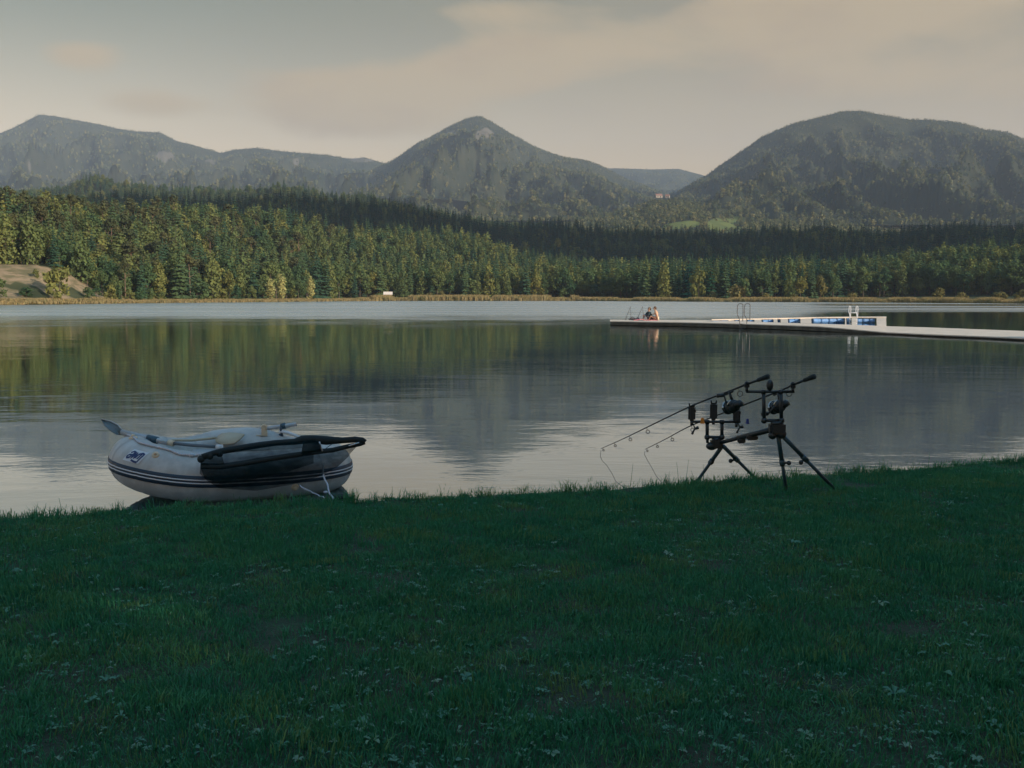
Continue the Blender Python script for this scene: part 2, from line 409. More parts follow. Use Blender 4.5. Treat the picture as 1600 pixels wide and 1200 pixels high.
hM = crest([(-700, 280), (0, 292), (70, 291), (110, 284), (150, 275), (200, 277), (260, 287), (350, 291), (400, 292), (440, 283), (470, 283), (510, 292), (560, 300), (640, 318), (800, 345), (1000, 360), (2300, 360)], dM, 16)
def land(a, Y):
    D = interp(Dsh, a); A = interp(dA, a); B = interp(dB, a); Mm = interp(dM, a)
    u = 800 + a * F
    sandy = max(0, min(1, (185 - u) / 90)) * max(.12, min(1, (u + 190) / 120)) * 6.4
    fl = 4 if u < 150 else min(60, 4 + (u - 150) * .25) if u < 900 else min(110, 60 + (u - 900) * .2)
    kn = [(0, -1.5), (D - 40, -1.5), (D, -.03), (D + 1.5, .35), (D + fl, .8 if u > 190 else 1.0), (D + fl + 32, 1.6 + sandy),
          (A, interp(hA, a)), (A + 90, interp(hA, a) - 9), (B, interp(hB, a)), (B + 260, interp(hB, a) - 50), (Mm, interp(hM, a)), (Mm + 350, interp(hM, a) - 60), (2600, 12), (9000, 12)]
    for i in range(len(kn) - 1):
        if Y <= kn[i + 1][0]:
            p, q = kn[i], kn[i + 1]; t = (Y - p[0]) / max(1e-3, q[0] - p[0])
            if i >= 5: t = t * .5 + .5 * t * t * (3 - 2 * t)
            h = p[1] + (q[1] - p[1]) * t; break
    if Y > D + fl + 10 and h > 2:
        h += min(1, (h - 2) / 12) * (4.0 * noise.noise(Vector((a * Y * .03, Y * .03, 4))) + 8.0 * noise.noise(Vector((a * Y * .012, Y * .012, 0))))
    return h
def build_land():
    Ys = []; y = 165.0
    while y < 2700:
        Ys.append(y); y *= 1.012 if y < 700 else 1.02
    As = [(-900 + 8 * k - 800) / F for k in range(420)]
    vs, cov = [], []
    for a in As:
        D = interp(Dsh, a)
        for Y in Ys:
            x = a * Y; vs.append((x, Y, land(a, Y)))
            u = 800 + a * F; sand = 0
            if -150 < u < 200 and D + 4 < Y < D + 42:
                sand = 1.0 if noise.noise(Vector((x * .09, Y * .12, 5))) > -.28 and u < 178 else 0
            cov.append((0, 0, sand, 1))
    n = len(Ys)
    fs = [(i * n + k, (i + 1) * n + k, (i + 1) * n + k + 1, i * n + k + 1) for i in range(len(As) - 1) for k in range(n - 1)]
    o = mesh_obj('hills', vs, fs, M['land']); tag(o, kind='structure')
    ca = o.data.color_attributes.new('cover', 'FLOAT_COLOR', 'POINT'); ca.data.foreach_set('color', [c for q in cov for c in q])
build_land()

# ------------------------------------------------------------------ mountains
def fan_mountain(name, sky_line, C, B, base_px, rib, seed, power=1.0, cover=None, gap_fn=None, n_trees=12000, tree_h=17, size=1.0):
    sl = sky_pts(sky_line); a0, a1 = sl[0][0], sl[-1][0]
    nu = int((a1 - a0) * F / 4); nv = 90
    hb = interp
    eb = ae(800, base_px)[1]
    def height(a, t):
        Y = B + (C - B) * min(t, 1.0)
        e = interp(sl, a); hC = CAMZ + e * C - tree_h * .1; hB_ = CAMZ + eb * B
        hC = max(hC, hB_ + 5)
        x = a * (B + (C - B) * t); Yr = B + (C - B) * t
        p = Vector((x * .0016, Yr * .0007, seed))
        w = Vector((noise.noise(p * 1.3 + Vector((5, 0, 0))), noise.noise(p * 1.3 + Vector((0, 9, 0))), 0)) * .5
        r = 1 - abs(noise.noise((p + w) * 2.0)) * 2.4
        r += .6 * (1 - abs(noise.noise((p + w) * 4.3)) * 2.4) + .32 * (1 - abs(noise.noise((p + w * .5) * 9.5)) * 2.4) + .2 * noise.noise(p * 20) + .1 * noise.noise(p * 45)
        env = 2.1 * max(t, 0) ** .7 * (1 - t) ** .8 * min(1, (1 - t) * 7) if t < 1 else 0
        if t <= 1:
            h = hB_ + (hC - hB_) * (t ** power) + (r - 1.25) * rib * env
            cap = CAMZ + e * (.84 + .16 * t * t) * Yr + 5.5 * t - tree_h * .15
            if True:                        # shoulders stay below the summit line
                k = 22.0; q = max(-1, min(1, (cap - h) / k)); h = cap if q <= -1 else (h if q >= 1 else (h * (1 + q) / 2 + cap * (1 - q) / 2 - k * (1 - q * q) / 4))
            return h
        return hC - (t - 1) * (C - B) * .8
    vs, cov = [], []
    for i in range(nu + 1):
        a = a0 + (a1 - a0) * i / nu
        for k in range(nv + 1):
            t = 1.12 * k / nv
            Y = B + (C - B) * t; vs.append((a * Y, Y, height(a, t)))
            cov.append(cover(a, t, vs[-1]) if cover else (0, 0, 0, 1))
    n = nv + 1
    fs = [(i * n + k, (i + 1) * n + k, (i + 1) * n + k + 1, i * n + k + 1) for i in range(nu) for k in range(nv)]
    o = mesh_obj(name, vs, fs, M['slope']); tag(o, kind='structure')
    ca = o.data.color_attributes.new('cover', 'FLOAT_COLOR', 'POINT'); ca.data.foreach_set('color', [c for q in cov for c in q])
    r2 = random.Random(int(seed * 10)); pts = []
    while len(pts) < n_trees:
        a = r2.uniform(a0, a1); t = r2.random() ** .8
        if r2.random() < .03: t = r2.uniform(.985, 1.0)
        Y = B + (C - B) * t
        p = (a * Y, Y, height(a, t))
        if cover:
            c = cover(a, t, p)
            if max(c[:3]) > .5 and r2.random() < (.995 if c[1] > .5 else .9): continue
        s = r2.uniform(.5, .85) * size * (1 if t < .9 else .45)
        pts.append((p, s, s * r2.uniform(.8, 1.25)))
    return pts
def pix(p):
    """photo column/row of a world point, for laying out where rock and meadow lie on the slopes"""
    d = Vector(p) - Vector((0, 0, CAMZ)); zc = d.y * CP - d.z * SP
    return 800 + F * d.x / zc, 600 - F * (d.z * CP + d.y * SP) / zc
def rocks(areas, meadows=()):
    def cover(a, t, p):
        u, v = pix(p); r = g = 0
        nn = .5 * noise.noise(Vector((u * .06, v * .10, 2))) + .35 * noise.noise(Vector((u * .2, v * .25, 7)))
        for (cx, cy, sx, sy) in areas:
            if ((u - cx) / sx) ** 2 + ((v - cy) / sy) ** 2 < 1 + nn * 1.8: r = 1
        for (cx, cy, sx, sy, sl) in meadows:
            vv = v - sl * (u - cx)
            if ((u - cx) / sx) ** 2 + ((vv - cy) / sy) ** 2 < 1 + nn * .6: g = 1
        return (r, g, 0, 1)
    return cover
far_pts = []
far_pts += fan_mountain('mountain_far_right', [(860, 300), (900, 264), (960, 261), (1020, 263), (1060, 262), (1095, 271), (1160, 292), (1250, 330)], 5600, 3800, 330, 130, 4.1, 1.3, None, None, 7000)
far_pts += fan_mountain('mountain_range', [(-480, 245), (-200, 238), (0, 206), (20, 198), (60, 177), (85, 179), (110, 184), (150, 191), (180, 198), (210, 203), (250, 205), (275, 218), (300, 224), (345, 237), (365, 232), (400, 229), (430, 233), (470, 237), (510, 240), (545, 246), (570, 244), (600, 253), (660, 262), (760, 290), (900, 330)],
    4700, 2500, 310, 210, 11.3, 1.35, rocks([(258, 244, 16, 7), (330, 251, 8, 2), (175, 232, 4, 2), (460, 250, 8, 2), (565, 250, 20, 3), (60, 262, 14, 2)]), None, 36000, 17, 1.25)
far_pts += fan_mountain('mountain_peak', [(470, 330), (540, 285), (590, 258), (610, 250), (625, 241), (650, 222), (670, 213), (700, 196), (725, 184), (740, 180), (748, 179), (757, 182), (765, 186), (800, 207), (830, 224), (850, 233), (880, 243), (915, 248), (940, 257), (975, 276), (1040, 300), (1150, 345)],
    3900, 1900, 345, 200, 23.7, 1.3, rocks([(757, 208, 15, 6), (705, 208, 9, 3), (735, 262, 10, 2)]), None, 34000, 17, 1.05)
far_pts += fan_mountain('mountain_dome', [(930, 345), (1000, 318), (1060, 296), (1102, 273), (1130, 252), (1150, 239), (1170, 226), (1190, 211), (1215, 200), (1240, 190), (1290, 178), (1315, 171), (1345, 170), (1360, 173), (1420, 184), (1450, 184), (1500, 189), (1540, 200), (1575, 204), (1600, 215), (1680, 240), (1900, 290), (2100, 320)],
    3100, 1700, 352, 170, 37.9, 1.25, None, None, 44000, 15, .95)
far_pts += fan_mountain('foothills', [(820, 362), (880, 344), (930, 332), (985, 320), (1020, 309), (1075, 306), (1120, 312), (1180, 322), (1260, 330), (1400, 340), (1600, 345), (1800, 350)],
    2000, 1500, 366, 16, 51.2, 1.0, rocks([(1000, 318, 22, 2)], [(1138, 349, 36, 13, -.12), (1215, 335, 32, 6, -.1), (1065, 352, 30, 6, -.1)]), None, 14000, 13, .8)

# ------------------------------------------------------------------ tree models
def leaf_quad(vs, fs, c, nrm, s, r, asp=1.0):
    nrm = nrm.normalized(); u = nrm.orthogonal().normalized(); u.rotate(Matrix.Rotation(r.uniform(0, 6.28), 3, nrm)); w = nrm.cross(u)
    b = len(vs); vs += [c - u * s, c + w * s * asp * .55, c + u * s, c - w * s * asp * .55]; fs.append((b, b + 1, b + 2, b + 3))
def spruce_crown(seed, H=18, rad=2.7, tiers=17, low=.10, droop=.35, nb=8):
    r = random.Random(seed); vs, fs = [], []
    for t in range(tiers):
        f = t / (tiers - 1); z = H * (low + (1 - low) * f ** .92)
        rr = rad * (1 - f) ** .8 * r.uniform(.82, 1.15) + .18
        n = max(4, int(nb * (1 - .45 * f)))
        off = r.uniform(0, 6.28)
        for k in range(n):
            if r.random() < .07: continue
            th = off + 6.28 * k / n + r.uniform(-.25, .25); q = rr * r.uniform(.7, 1.15)
            d = Vector((math.cos(th), math.sin(th), 0)); s = Vector((-d.y, d.x, 0))
            w = q * .36 + .12; zz = z + r.uniform(-.25, .25)
            dr = droop * q
            p0 = Vector((0, 0, zz + .25)); p1 = d * q * .55 + Vector((0, 0, zz - dr * .35)); p2 = d * q + Vector((0, 0, zz - dr * .8))
            b = len(vs)
            vs += [p0, p1 + s * w - Vector((0, 0, .22 * q)), p2 + s * w * .3, p2, p2 - s * w * .3, p1 - s * w - Vector((0, 0, .22 * q)), p1 + Vector((0, 0, .1))]
            fs += [(b, b + 1, b + 6), (b + 1, b + 2, b + 3, b + 6), (b + 6, b + 3, b + 4, b + 5), (b, b + 6, b + 5)]
            # hanging twig plates
            for _ in range(2):
                c = d * q * r.uniform(.35, .85) + s * r.uniform(-.5, .5) * w + Vector((0, 0, zz - dr * .6 - .15)); leaf_quad(vs, fs, c, d + Vector((0, 0, r.uniform(-.2, .6))), q * .20 + .14, r)
    b = len(vs); vs += [Vector((.12, 0, H * .95)), Vector((-.08, .1, H * .95)), Vector((-.08, -.1, H * .95)), Vector((0, 0, H + .5))]; fs += [(b, b + 1, b + 3), (b + 1, b + 2, b + 3), (b + 2, b, b + 3)]
    return vs, fs
def lobes_crown(seed, lobes, n, size, asp=1.3):
    r = random.Random(seed); vs, fs = [], []
    tot_ = sum(l[3] * l[3] for l in lobes)
    for (cx, cy, cz, rad, sz) in lobes:
        m = int(n * rad * rad / tot_)
        for _ in range(m):
            d = Vector((r.gauss(0, 1), r.gauss(0, 1), r.gauss(0, 1))).normalized()
            q = rad * (r.random() ** .35)
            wob = 1 + .28 * noise.noise(d * 2.2 + Vector((cx, cy, cz)))
            c = Vector((cx, cy, cz)) + Vector((d.x * q * wob, d.y * q * wob, d.z * q * sz * wob))
            nn = d * .8 + Vector((r.gauss(0, .5), r.gauss(0, .5), r.gauss(.25, .5)))
            leaf_quad(vs, fs, c, nn, size * r.uniform(.6, 1.25), r, asp)
    return vs, fs
def broad_lobes(seed, H=15, W_=4.6, n=13, low=.28):
    r = random.Random(seed); L = [(0, 0, H * .72, W_ * .55, 1.0)]
    for k in range(n):
        th = r.uniform(0, 6.28); f = r.random(); z = H * (low + (.93 - low) * f); q = W_ * .62 * math.sin(math.pi * min(.97, .18 + f * .78)) * r.uniform(.6, 1.1)
        L.append((math.cos(th) * q, math.sin(th) * q, z, W_ * r.uniform(.24, .42), r.uniform(.7, 1.0)))
    return L
def trunk_mesh(seed, H, r0, limbs=4, lean=.3, z0=.35):
    r = random.Random(seed); mb = MB(); pts = [Vector((lean * (k / 5) ** 2 * r.uniform(.6, 1), 0, H * k / 5 - .3 * (k == 0))) for k in range(6)]
    mb.tube(pts, [r0 * (1 - .8 * k / 5) for k in range(6)], 7)
    for _ in range(limbs):
        f = r.uniform(z0, .85); th = r.uniform(0, 6.28); b = Vector((lean * f * f, 0, H * f)); L = H * .16 * r.uniform(.6, 1.1)
        mb.tube([b, b + Vector((math.cos(th) * L * .6, math.sin(th) * L * .6, L * .35)), b + Vector((math.cos(th) * L, math.sin(th) * L, L * .8))], [r0 * .32, r0 * .2, r0 * .08], 5)
    return mb.v, mb.f
def mk(name, vf, m, smooth=False):
    me = bpy.data.meshes.new(name); me.from_pydata([tuple(v) for v in vf[0]], [], vf[1]); me.materials.append(m); me.update()
    if smooth: me.polygons.foreach_set('use_smooth', [True] * len(me.polygons))
    return me
KINDS = {}
def kind(name, variants): KINDS[name] = variants
kind('spruce', [(mk('trunk', trunk_mesh(i, 17, .2, 0, .1), M['bark']), mk('crown', spruce_crown(i, 18, (3.3, 3.8, 3.0, 3.5)[i], 17), M['spruce'])) for i in range(4)])
kind('dark_spruce', [(mk('trunk', trunk_mesh(i, 18, .2, 0, .1), M['bark']), mk('crown', spruce_crown(30 + i, 19, (3.5, 4.1, 3.1)[i], 14, .08, .35, 8), M['dark_spruce'])) for i in range(3)])
kind('larch', [(mk('trunk', trunk_mesh(10 + i, 16, .2, 0, .2), M['bark']), mk('crown', lobes_crown(40 + i, [(0, 0, 17 * (.14 + .82 * f), (3.0, 2.6, 3.4)[i] * (1 - f) ** .55 + .35, 1.1) for f in [k / 9 for k in range(10)]], 620, .55), M['larch'])) for i in range(3)])
kind('broadleaf', [(mk('trunk', trunk_mesh(20 + i, 12, .28, 6, .5, .3), M['bark']), mk('crown', lobes_crown(50 + i, broad_lobes(60 + i, (15, 13, 16, 12)[i], (4.9, 5.4, 4.2, 5.2)[i]), 1000, .5), M['broad'])) for i in range(4)])
def pine_lobes(seed):
    r = random.Random(seed); L = []
    for k in range(9):
        f = r.random(); th = r.uniform(0, 6.28); q = (2.4 * (1 - f * .7)) * r.uniform(.3, 1)
        L.append((math.cos(th) * q, math.sin(th) * q, 9.5 + f * 6, r.uniform(.9, 1.6), .55))
    return L
kind('pine', [(mk('trunk', trunk_mesh(70 + i, 15.5, .24, 7, .4, .5), M['pine_bark']), mk('crown', lobes_crown(80 + i, pine_lobes(90 + i), 620, .45, 1.0), M['pine'])) for i in range(3)])
kind('poplar', [(mk('trunk', trunk_mesh(100 + i, 8, .14, 3, .2), M['bark']), mk('crown', lobes_crown(105 + i, [(.25 * math.sin(k * 2.3 + i), .25 * math.cos(k * 1.9), 1.4 + k * 1.05, 1.25 * math.sin(math.pi * (.22 + k / 10.5)) ** .7, 1.2) for k in range(8)], 900, .30), M['poplar'])) for i in range(3)])
kind('shrub', [(mk('stem', trunk_mesh(110 + i, 2.0, .08, 5, .2, .1), M['bark']), mk('crown', lobes_crown(115 + i, broad_lobes(120 + i, 3.4, 2.1, 9, .18), 420, .26), M['bush'])) for i in range(3)])
kind('green_shrub', [(mk('stem', trunk_mesh(130 + i, 2.4, .1, 5, .2, .1), M['bark']), mk('crown', lobes_crown(135 + i, broad_lobes(140 + i, 4.4, 2.3, 9, .12), 480, .30), M['broad'])) for i in range(3)])
far_meshes = [mk('far_crown', lobes_crown(200 + i, [(0, 0, 5, 4.2, 1.0), (1.6, 1, 8, 3.2, 1.0), (-1.5, -.5, 9, 3.0, 1.2)], 46, 2.2), M['far_tree']) for i in range(3)]
far_meshes += [mk('far_crown', spruce_crown(210 + i, 17, 3.4, 6, .05, .3, 6), M['far_tree']) for i in range(3)]

SRC = {}
def source_collection(name, meshlist):
    c = bpy.data.collections.new(name)
    for i, ms in enumerate(meshlist):
        if isinstance(ms, tuple):      # trunk + crown joined for the scattered ones
            vs, fs, mi = [], [], []
            for j, m in enumerate(ms):
                b = len(vs); vs += [v.co.copy() for v in m.vertices]; fs += [tuple(b + q for q in p.vertices) for p in m.polygons]; mi += [j] * len(m.polygons)
            me = bpy.data.meshes.new(name + '_mesh'); me.from_pydata(vs, [], fs)
            for m in ms: me.materials.append(m.materials[0])
            me.polygons.foreach_set('material_index', mi)
        else: me = ms
        c.objects.link(bpy.data.objects.new('%s_%02d' % (name, i), me))
    return c
def scatter(name, coll, pts):
    """pts: (location, rotation xyz, scale xyz, index) -> one object that instances the models on its points"""
    me = bpy.data.meshes.new(name); me.from_pydata([tuple(p[0]) for p in pts], [], [])
    for nm, k in (('rot', 1), ('scl', 2)):
        at = me.attributes.new(nm, 'FLOAT_VECTOR', 'POINT'); at.data.foreach_set('vector', [float(c) for p in pts for c in p[k]])
    at = me.attributes.new('idx', 'INT', 'POINT'); at.data.foreach_set('value', [int(p[3]) for p in pts])
    o = bpy.data.objects.new(name, me); link(o)
    g = bpy.data.node_groups.new(name + '_nodes', 'GeometryNodeTree')
    g.interface.new_socket('Geometry', in_out='INPUT', socket_type='NodeSocketGeometry'); g.interface.new_socket('Geometry', in_out='OUTPUT', socket_type='NodeSocketGeometry')
    i = g.nodes.new('NodeGroupInput'); ou = g.nodes.new('NodeGroupOutput'); ip = g.nodes.new('GeometryNodeInstanceOnPoints')
    ci = g.nodes.new('GeometryNodeCollectionInfo'); ci.inputs['Collection'].default_value = coll; ci.inputs['Separate Children'].default_value = True; ci.inputs['Reset Children'].default_value = True
    def na(nm, dt):
        n = g.nodes.new('GeometryNodeInputNamedAttribute'); n.data_type = dt; n.inputs['Name'].default_value = nm; return n.outputs['Attribute']
    L = g.links.new
    L(i.outputs[0], ip.inputs['Points']); L(ci.outputs[0], ip.inputs['Instance']); ip.inputs['Pick Instance'].default_value = True
    L(na('idx', 'INT'), ip.inputs['Instance Index'])
    e2r = g.nodes.new('FunctionNodeEulerToRotation'); L(na('rot', 'FLOAT_VECTOR'), e2r.inputs[0]); L(e2r.outputs[0], ip.inputs['Rotation'])
    L(na('scl', 'FLOAT_VECTOR'), ip.inputs['Scale']); L(ip.outputs[0], ou.inputs[0])
    md = o.modifiers.new('scatter', 'NODES'); md.node_group = g
    return tag(o, kind='stuff')

# mountain forest
c_far = source_collection('far_tree_models', far_meshes)
o = scatter('mountain_forest', c_far, [(p, (0, 0, rnd.uniform(0, 6.28)), (s, s, sz), rnd.randrange(6)) for p, s, sz in far_pts])
tag(o, 'mixed forest covering the far mountains as one mass', 'forest')

# near forest on the far shore
order = ['spruce', 'dark_spruce', 'larch', 'broadleaf', 'pine']
flat_models, start = [], {}
for k in order: start[k] = len(flat_models); flat_models += KINDS[k]
c_for = source_collection('forest_tree_models', flat_models)
trees = []
fr = random.Random(99)
def pick_kind(a, Y, front):
    u = 800 + a * F; B = interp(dB, a); A = interp(dA, a)
    n = noise.noise(Vector((a * Y * .012, Y * .012, 8)))
    if Y > A + 60 and Y < B + 150:
        w = [('dark_spruce', .72 - n * .5), ('broadleaf', .16 + n * .5), ('spruce', .12)] if u > 150 else [('spruce', .5), ('broadleaf', .5)]
    elif Y >= B + 150: w = [('broadleaf', .55), ('spruce', .45)]
    elif u < 260: w = [('pine', .24), ('broadleaf', .42), ('spruce', .22), ('larch', .12 + n * .3)]
    elif u < 520: w = [('larch', .30 + n * .4), ('broadleaf', .42), ('spruce', .22), ('pine', .06)]
    elif u < 1000: w = [('larch', .38 + n * .4), ('broadleaf', .34), ('spruce', .28)]
    elif u < 1280: w = [('spruce', .48), ('dark_spruce', .12), ('larch', .18), ('broadleaf', .22 + n * .4)]
    else: w = [('broadleaf', .60 + n * .3), ('spruce', .28), ('larch', .12)]
    s = sum(max(0.01, q) for _, q in w); x = fr.random() * s
    for k, q in w:
        x -= max(.01, q)
        if x <= 0: return k
    return w[0][0]
def tree_line(a):                           # where the wood begins behind the shore
    D = interp(Dsh, a); u = 800 + a * F
    if u < -130: return D + 9
    if u < 190: return D + 36 - max(0, u - 120) * .3
    if u < 600: return D + 16 + (u - 190) * .06
    if u < 1000: return D + 45 + (u - 600) * .03
    return min(D + 58 + (u - 1000) * .22, D + 150)
for (Y0, Y1, sp_) in ((225, 700, 5.0), (700, 1130, 6.4), (1300, 1620, 9.5)):
    Y = Y0
    while Y < Y1:
        x = -.80 * Y
        while x < .74 * Y:
            yy = Y + fr.uniform(-.45, .45) * sp_; xx = x + fr.uniform(-.45, .45) * sp_; a = xx / yy; x += sp_
            if yy < tree_line(a): continue
            k = pick_kind(a, yy, False)
            s = fr.uniform(.62, 1.15) * (1.06 if k == 'pine' else 1)
            u_ = 800 + a * F
            if u_ < 260 and yy < 330: s *= .84
            trees.append((xx, yy, land(a, yy), k, fr.randrange(len(KINDS[k])), s, fr.uniform(0, 6.28)))
        Y += sp_ * .9
# the front trees become objects of their own
def front_rank(t): return (t[1] - tree_line(t[0] / t[1])) / max(1, t[1]) ** .3
inview = [t for t in trees if abs(t[0] / t[1]) < .515 and t[1] < 700]
inview.sort(key=front_rank)
solo = set(id(t) for t in inview[:290])
c2 = [(Vector((x, y, z - .2)), (0, 0, r_), (s * fr.uniform(.85, 1.35),) * 2 + (s,), start[k] + v) for (x, y, z, k, v, s, r_) in [t for t in trees if id(t) not in solo]]
o = scatter('forest', c_for, c2); tag(o, 'dense mixed forest covering the hills across the lake', 'forest')
KIND_WORD = {'spruce': ('green spruce', 'spruce'), 'dark_spruce': ('dark spruce', 'spruce'), 'larch': ('light green larch', 'larch'), 'broadleaf': ('round crowned broadleaf tree', 'broadleaf_tree'), 'pine': ('bare-stemmed pine', 'pine')}
def zone(u):
    for lim, s in ((190, 'above the sandy slope on the far shore'), (400, 'left of the pale poplars across the lake'), (600, 'between the poplars and the small white hut'),
                   (940, 'behind the tall reeds right of the white hut'), (1150, 'across the lake behind the seated couple'), (1400, 'across the lake behind the blue floats of the dock')):
        if u < lim: return s
    return 'on the far shore at the right edge'
def plant(kindname, name, v, loc, s, rot, label, cat, group, sz=None):
    root = empty(name, loc, label, cat, group); root.rotation_euler = (0, 0, rot); root.scale = (s, s, sz or s)
    tm, cm_ = KINDS[kindname][v]
    for nm, me in ((tm.name.split('.')[0], tm), ('crown', cm_)):
        o = bpy.data.objects.new(nm, me); link(o, root)
    return root
for t in inview[:290]:
    x, y, z, k, v, s, r_ = t; w, nm = KIND_WORD[k]; zn = zone(800 + F * x / y)
    plant(k, nm, v, (x, y, z - .2), s, r_, '%s %s' % (w, zn), 'tree', '%s trees %s' % (w, zn))

# single trees and bushes standing in front of the wood
def spot(u, dY):
    a = (u - 800) / F; Y = interp(Dsh, a) + dY; return (a * Y, Y, land(a, Y) - .1)
plant('poplar', 'poplar', 0, spot(424, 14), 1.42, .3, 'pale yellow poplar left of a taller one on the far shore', 'tree', 'pale poplars', .88)
plant('poplar', 'poplar', 1, spot(441, 14), 1.42, 1.3, 'tallest pale yellow poplar in the middle of three', 'tree', 'pale poplars', 1.05)
plant('poplar', 'poplar', 2, spot(487, 16), 1.19, 2.3, 'pale yellow poplar standing apart on the right of the three', 'tree', 'pale poplars', 1.0)
plant('green_shrub', 'bush', 0, spot(316, 12), 1.65, .5, 'large round olive bush on the far shore left of the poplars', 'bush', None)
plant('green_shrub', 'small_tree', 1, spot(96, 3), 1.85, 1.5, 'small leafy tree on the waterline before the sandy slope', 'tree', None, 2.2)
plant('green_shrub', 'bush', 2, spot(44, 8), 1.0, 2.5, 'low dark bush near the foot of the sandy slope', 'bush', None, .55)
plant('green_shrub', 'bush', 0, spot(60, 24), .6, 2.5, 'tiny bush high on the sandy slope', 'bush', None, .5)
plant('green_shrub', 'bush', 1, spot(-2, 4), 1.3, .9, 'green bush at the left edge of the far shore', 'bush', None)
for i, (u, dy, s, sz) in enumerate([(140, 9, 1.0, .6), (153, 12, .9, .7), (176, 6, 1.0, 1.0), (187, 5, .9, 1.0), (205, 10, .8, .9), (222, 9, 1.0, .9), (238, 12, 1.0, .8), (255, 9, .8, .8), (350, 14, 1.1, .8), (372, 18, 1.2, .9), (395, 20, 1.0, 1.1)]):
    plant('green_shrub', 'bush', i % 3, spot(u, dy), s, i, 'green bush at the wood edge between the sandy slope and the poplars', 'bush', 'bushes at the wood edge', s * sz / .9)
for i, (u, dy, s, sz, k) in enumerate([(672, 46, 1.2, 1.0, 'shrub'), (690, 44, 1.5, 1.1, 'shrub'), (735, 50, 2.2, 2.2, 'green_shrub'), (880, 50, 1.4, 1.2, 'green_shrub'), (1090, 60, 2.0, 3.2, 'green_shrub'), (1112, 60, 1.2, 1.0, 'shrub'), (1150, 60, 2.2, 1.9, 'shrub'), (1160, 62, 2.0, 2.0, 'green_shrub'),
                                   (1195, 45, 1.3, .8, 'shrub'), (1230, 60, 1.3, 1.9, 'green_shrub'), (1280, 60, 1.7, 2.7, 'shrub'), (1240, 40, 1.2, .7, 'shrub'), (1330, 40, 1.3, .8, 'shrub'), (1465, 42, 1.5, 1.2, 'shrub'), (1500, 55, 1.2, .8, 'shrub'), (1560, 45, 1.4, .9, 'shrub'), (1595, 50, 1.5, 1.0, 'shrub')]):
    plant(k, 'bush', i % 3, spot(u, dy), s, i * 1.7, ('yellowish' if k == 'shrub' else 'green') + ' bush on the reedy flat across the lake, ' + ('left of' if u < 1000 else 'behind') + ' the dock', 'bush', 'bushes on the reedy flat', sz)

# reeds and shore grass along the far waterline
def reed_mesh(seed, n, H, W_, D_, wid):
    r = random.Random(seed); vs, fs = [], []
    for _ in range(n):
        x, y = r.uniform(-W_, W_), r.uniform(-D_, D_); h = H * r.uniform(.65, 1.1); th = r.uniform(0, 3.14); l = r.uniform(-.18, .18) * h
        dx, dy = math.cos(th) * wid, math.sin(th) * wid; b = len(vs)
        vs += [Vector((x - dx, y - dy, 0)), Vector((x + dx, y + dy, 0)), Vector((x + l * .4 + dx * 1.2, y + dy * 1.2, h * .6)), Vector((x + l * .4 - dx * 1.2, y - dy * 1.2, h * .6)), Vector((x + l, y, h))]
        fs += [(b, b + 1, b + 2, b + 3), (b + 3, b + 2, b + 4)]
    return vs, fs
c_reed = source_collection('reed_models', [mk('reed', reed_mesh(300 + i, 60, 2.2, 1.6, 1.2, .06), M['reed']) for i in range(4)])
pts = []
rr = random.Random(5)
for _ in range(5200):
    u = rr.uniform(150, 1680); a = (u - 800) / F; D = interp(Dsh, a)
    tall = 1.0 if 560 < u < 900 else (.62 if u > 900 else .38)
    if noise.noise(Vector((u * .02, 3, 1))) < -.15: tall *= .55
    dd = rr.random() ** 1.4 * (9 if u < 520 else 26)
    Y = D + .5 + dd; s = tall * rr.uniform(.7, 1.15)
    pts.append(((a * Y, Y, max(-.1, land(a, Y) - .15)), (0, 0, rr.uniform(0, 6.28)), (1, 1, s), rr.randrange(4)))
for _ in range(2600):
    u = rr.uniform(0, 1680); a = (u - 800) / F; D = interp(Dsh, a); Y = D + .6 + rr.random() * (3.2 if u < 200 else 50)
    pts.append(((a * Y, Y, land(a, Y) - .1), (0, 0, rr.uniform(0, 6.28)), (1.2, 1.2, rr.uniform(.2, .4)), rr.randrange(4)))
o = scatter('reeds', c_reed, pts); tag(o, 'tan reeds fringing the far shore', 'reeds')

# hut and farmhouses
def house(name, c, w, d, h, rh, wm, rm, rot, label, cat='hut'):
    t = empty(name, c, label, cat); Rm = Matrix.Rotation(rot, 3, 'Z')
    L = lambda x, y, z: Rm @ Vector((x, y, z)) + Vector(c)
    mb = MB(); v = [L(x * w / 2, y * d / 2, z) for z in (-.5, h) for x, y in ((-1, -1), (1, -1), (1, 1), (-1, 1))] + [L(-w / 2, 0, h + rh), L(w / 2, 0, h + rh)]
    mb.add(v, [(0, 1, 5, 4), (1, 2, 6, 9, 5), (2, 3, 7, 6), (3, 0, 4, 8, 7)], False); mb.build('wall', wm, t)
    mb = MB(); e = .25
    for s in (-1, 1):
        p = [L(-w / 2 - e, s * (d / 2 + e), h - rh * e * 2 / d), L(w / 2 + e, s * (d / 2 + e), h - rh * e * 2 / d), L(w / 2 + e, 0, h + rh + .03), L(-w / 2 - e, 0, h + rh + .03)]
        q = [x + Vector((0, 0, .14)) for x in p]; mb.add(p + q, [(0, 1, 2, 3), (4, 5, 6, 7), (0, 1, 5, 4), (1, 2, 6, 5), (2, 3, 7, 6), (3, 0, 4, 7)], False)
    mb.build('roof', rm, t)
    mb = MB(); mb.box(L(w * .2, -d / 2 - .03, h * .42), (w * .16, .06, h * .84), Rm); mb.build('door', M['bark'], t)
    mb = MB(); mb.box(L(-w * .2, -d / 2 - .03, h * .6), (w * .18, .06, h * .35), Rm); mb.build('window', M['blackm'], t)
    return t
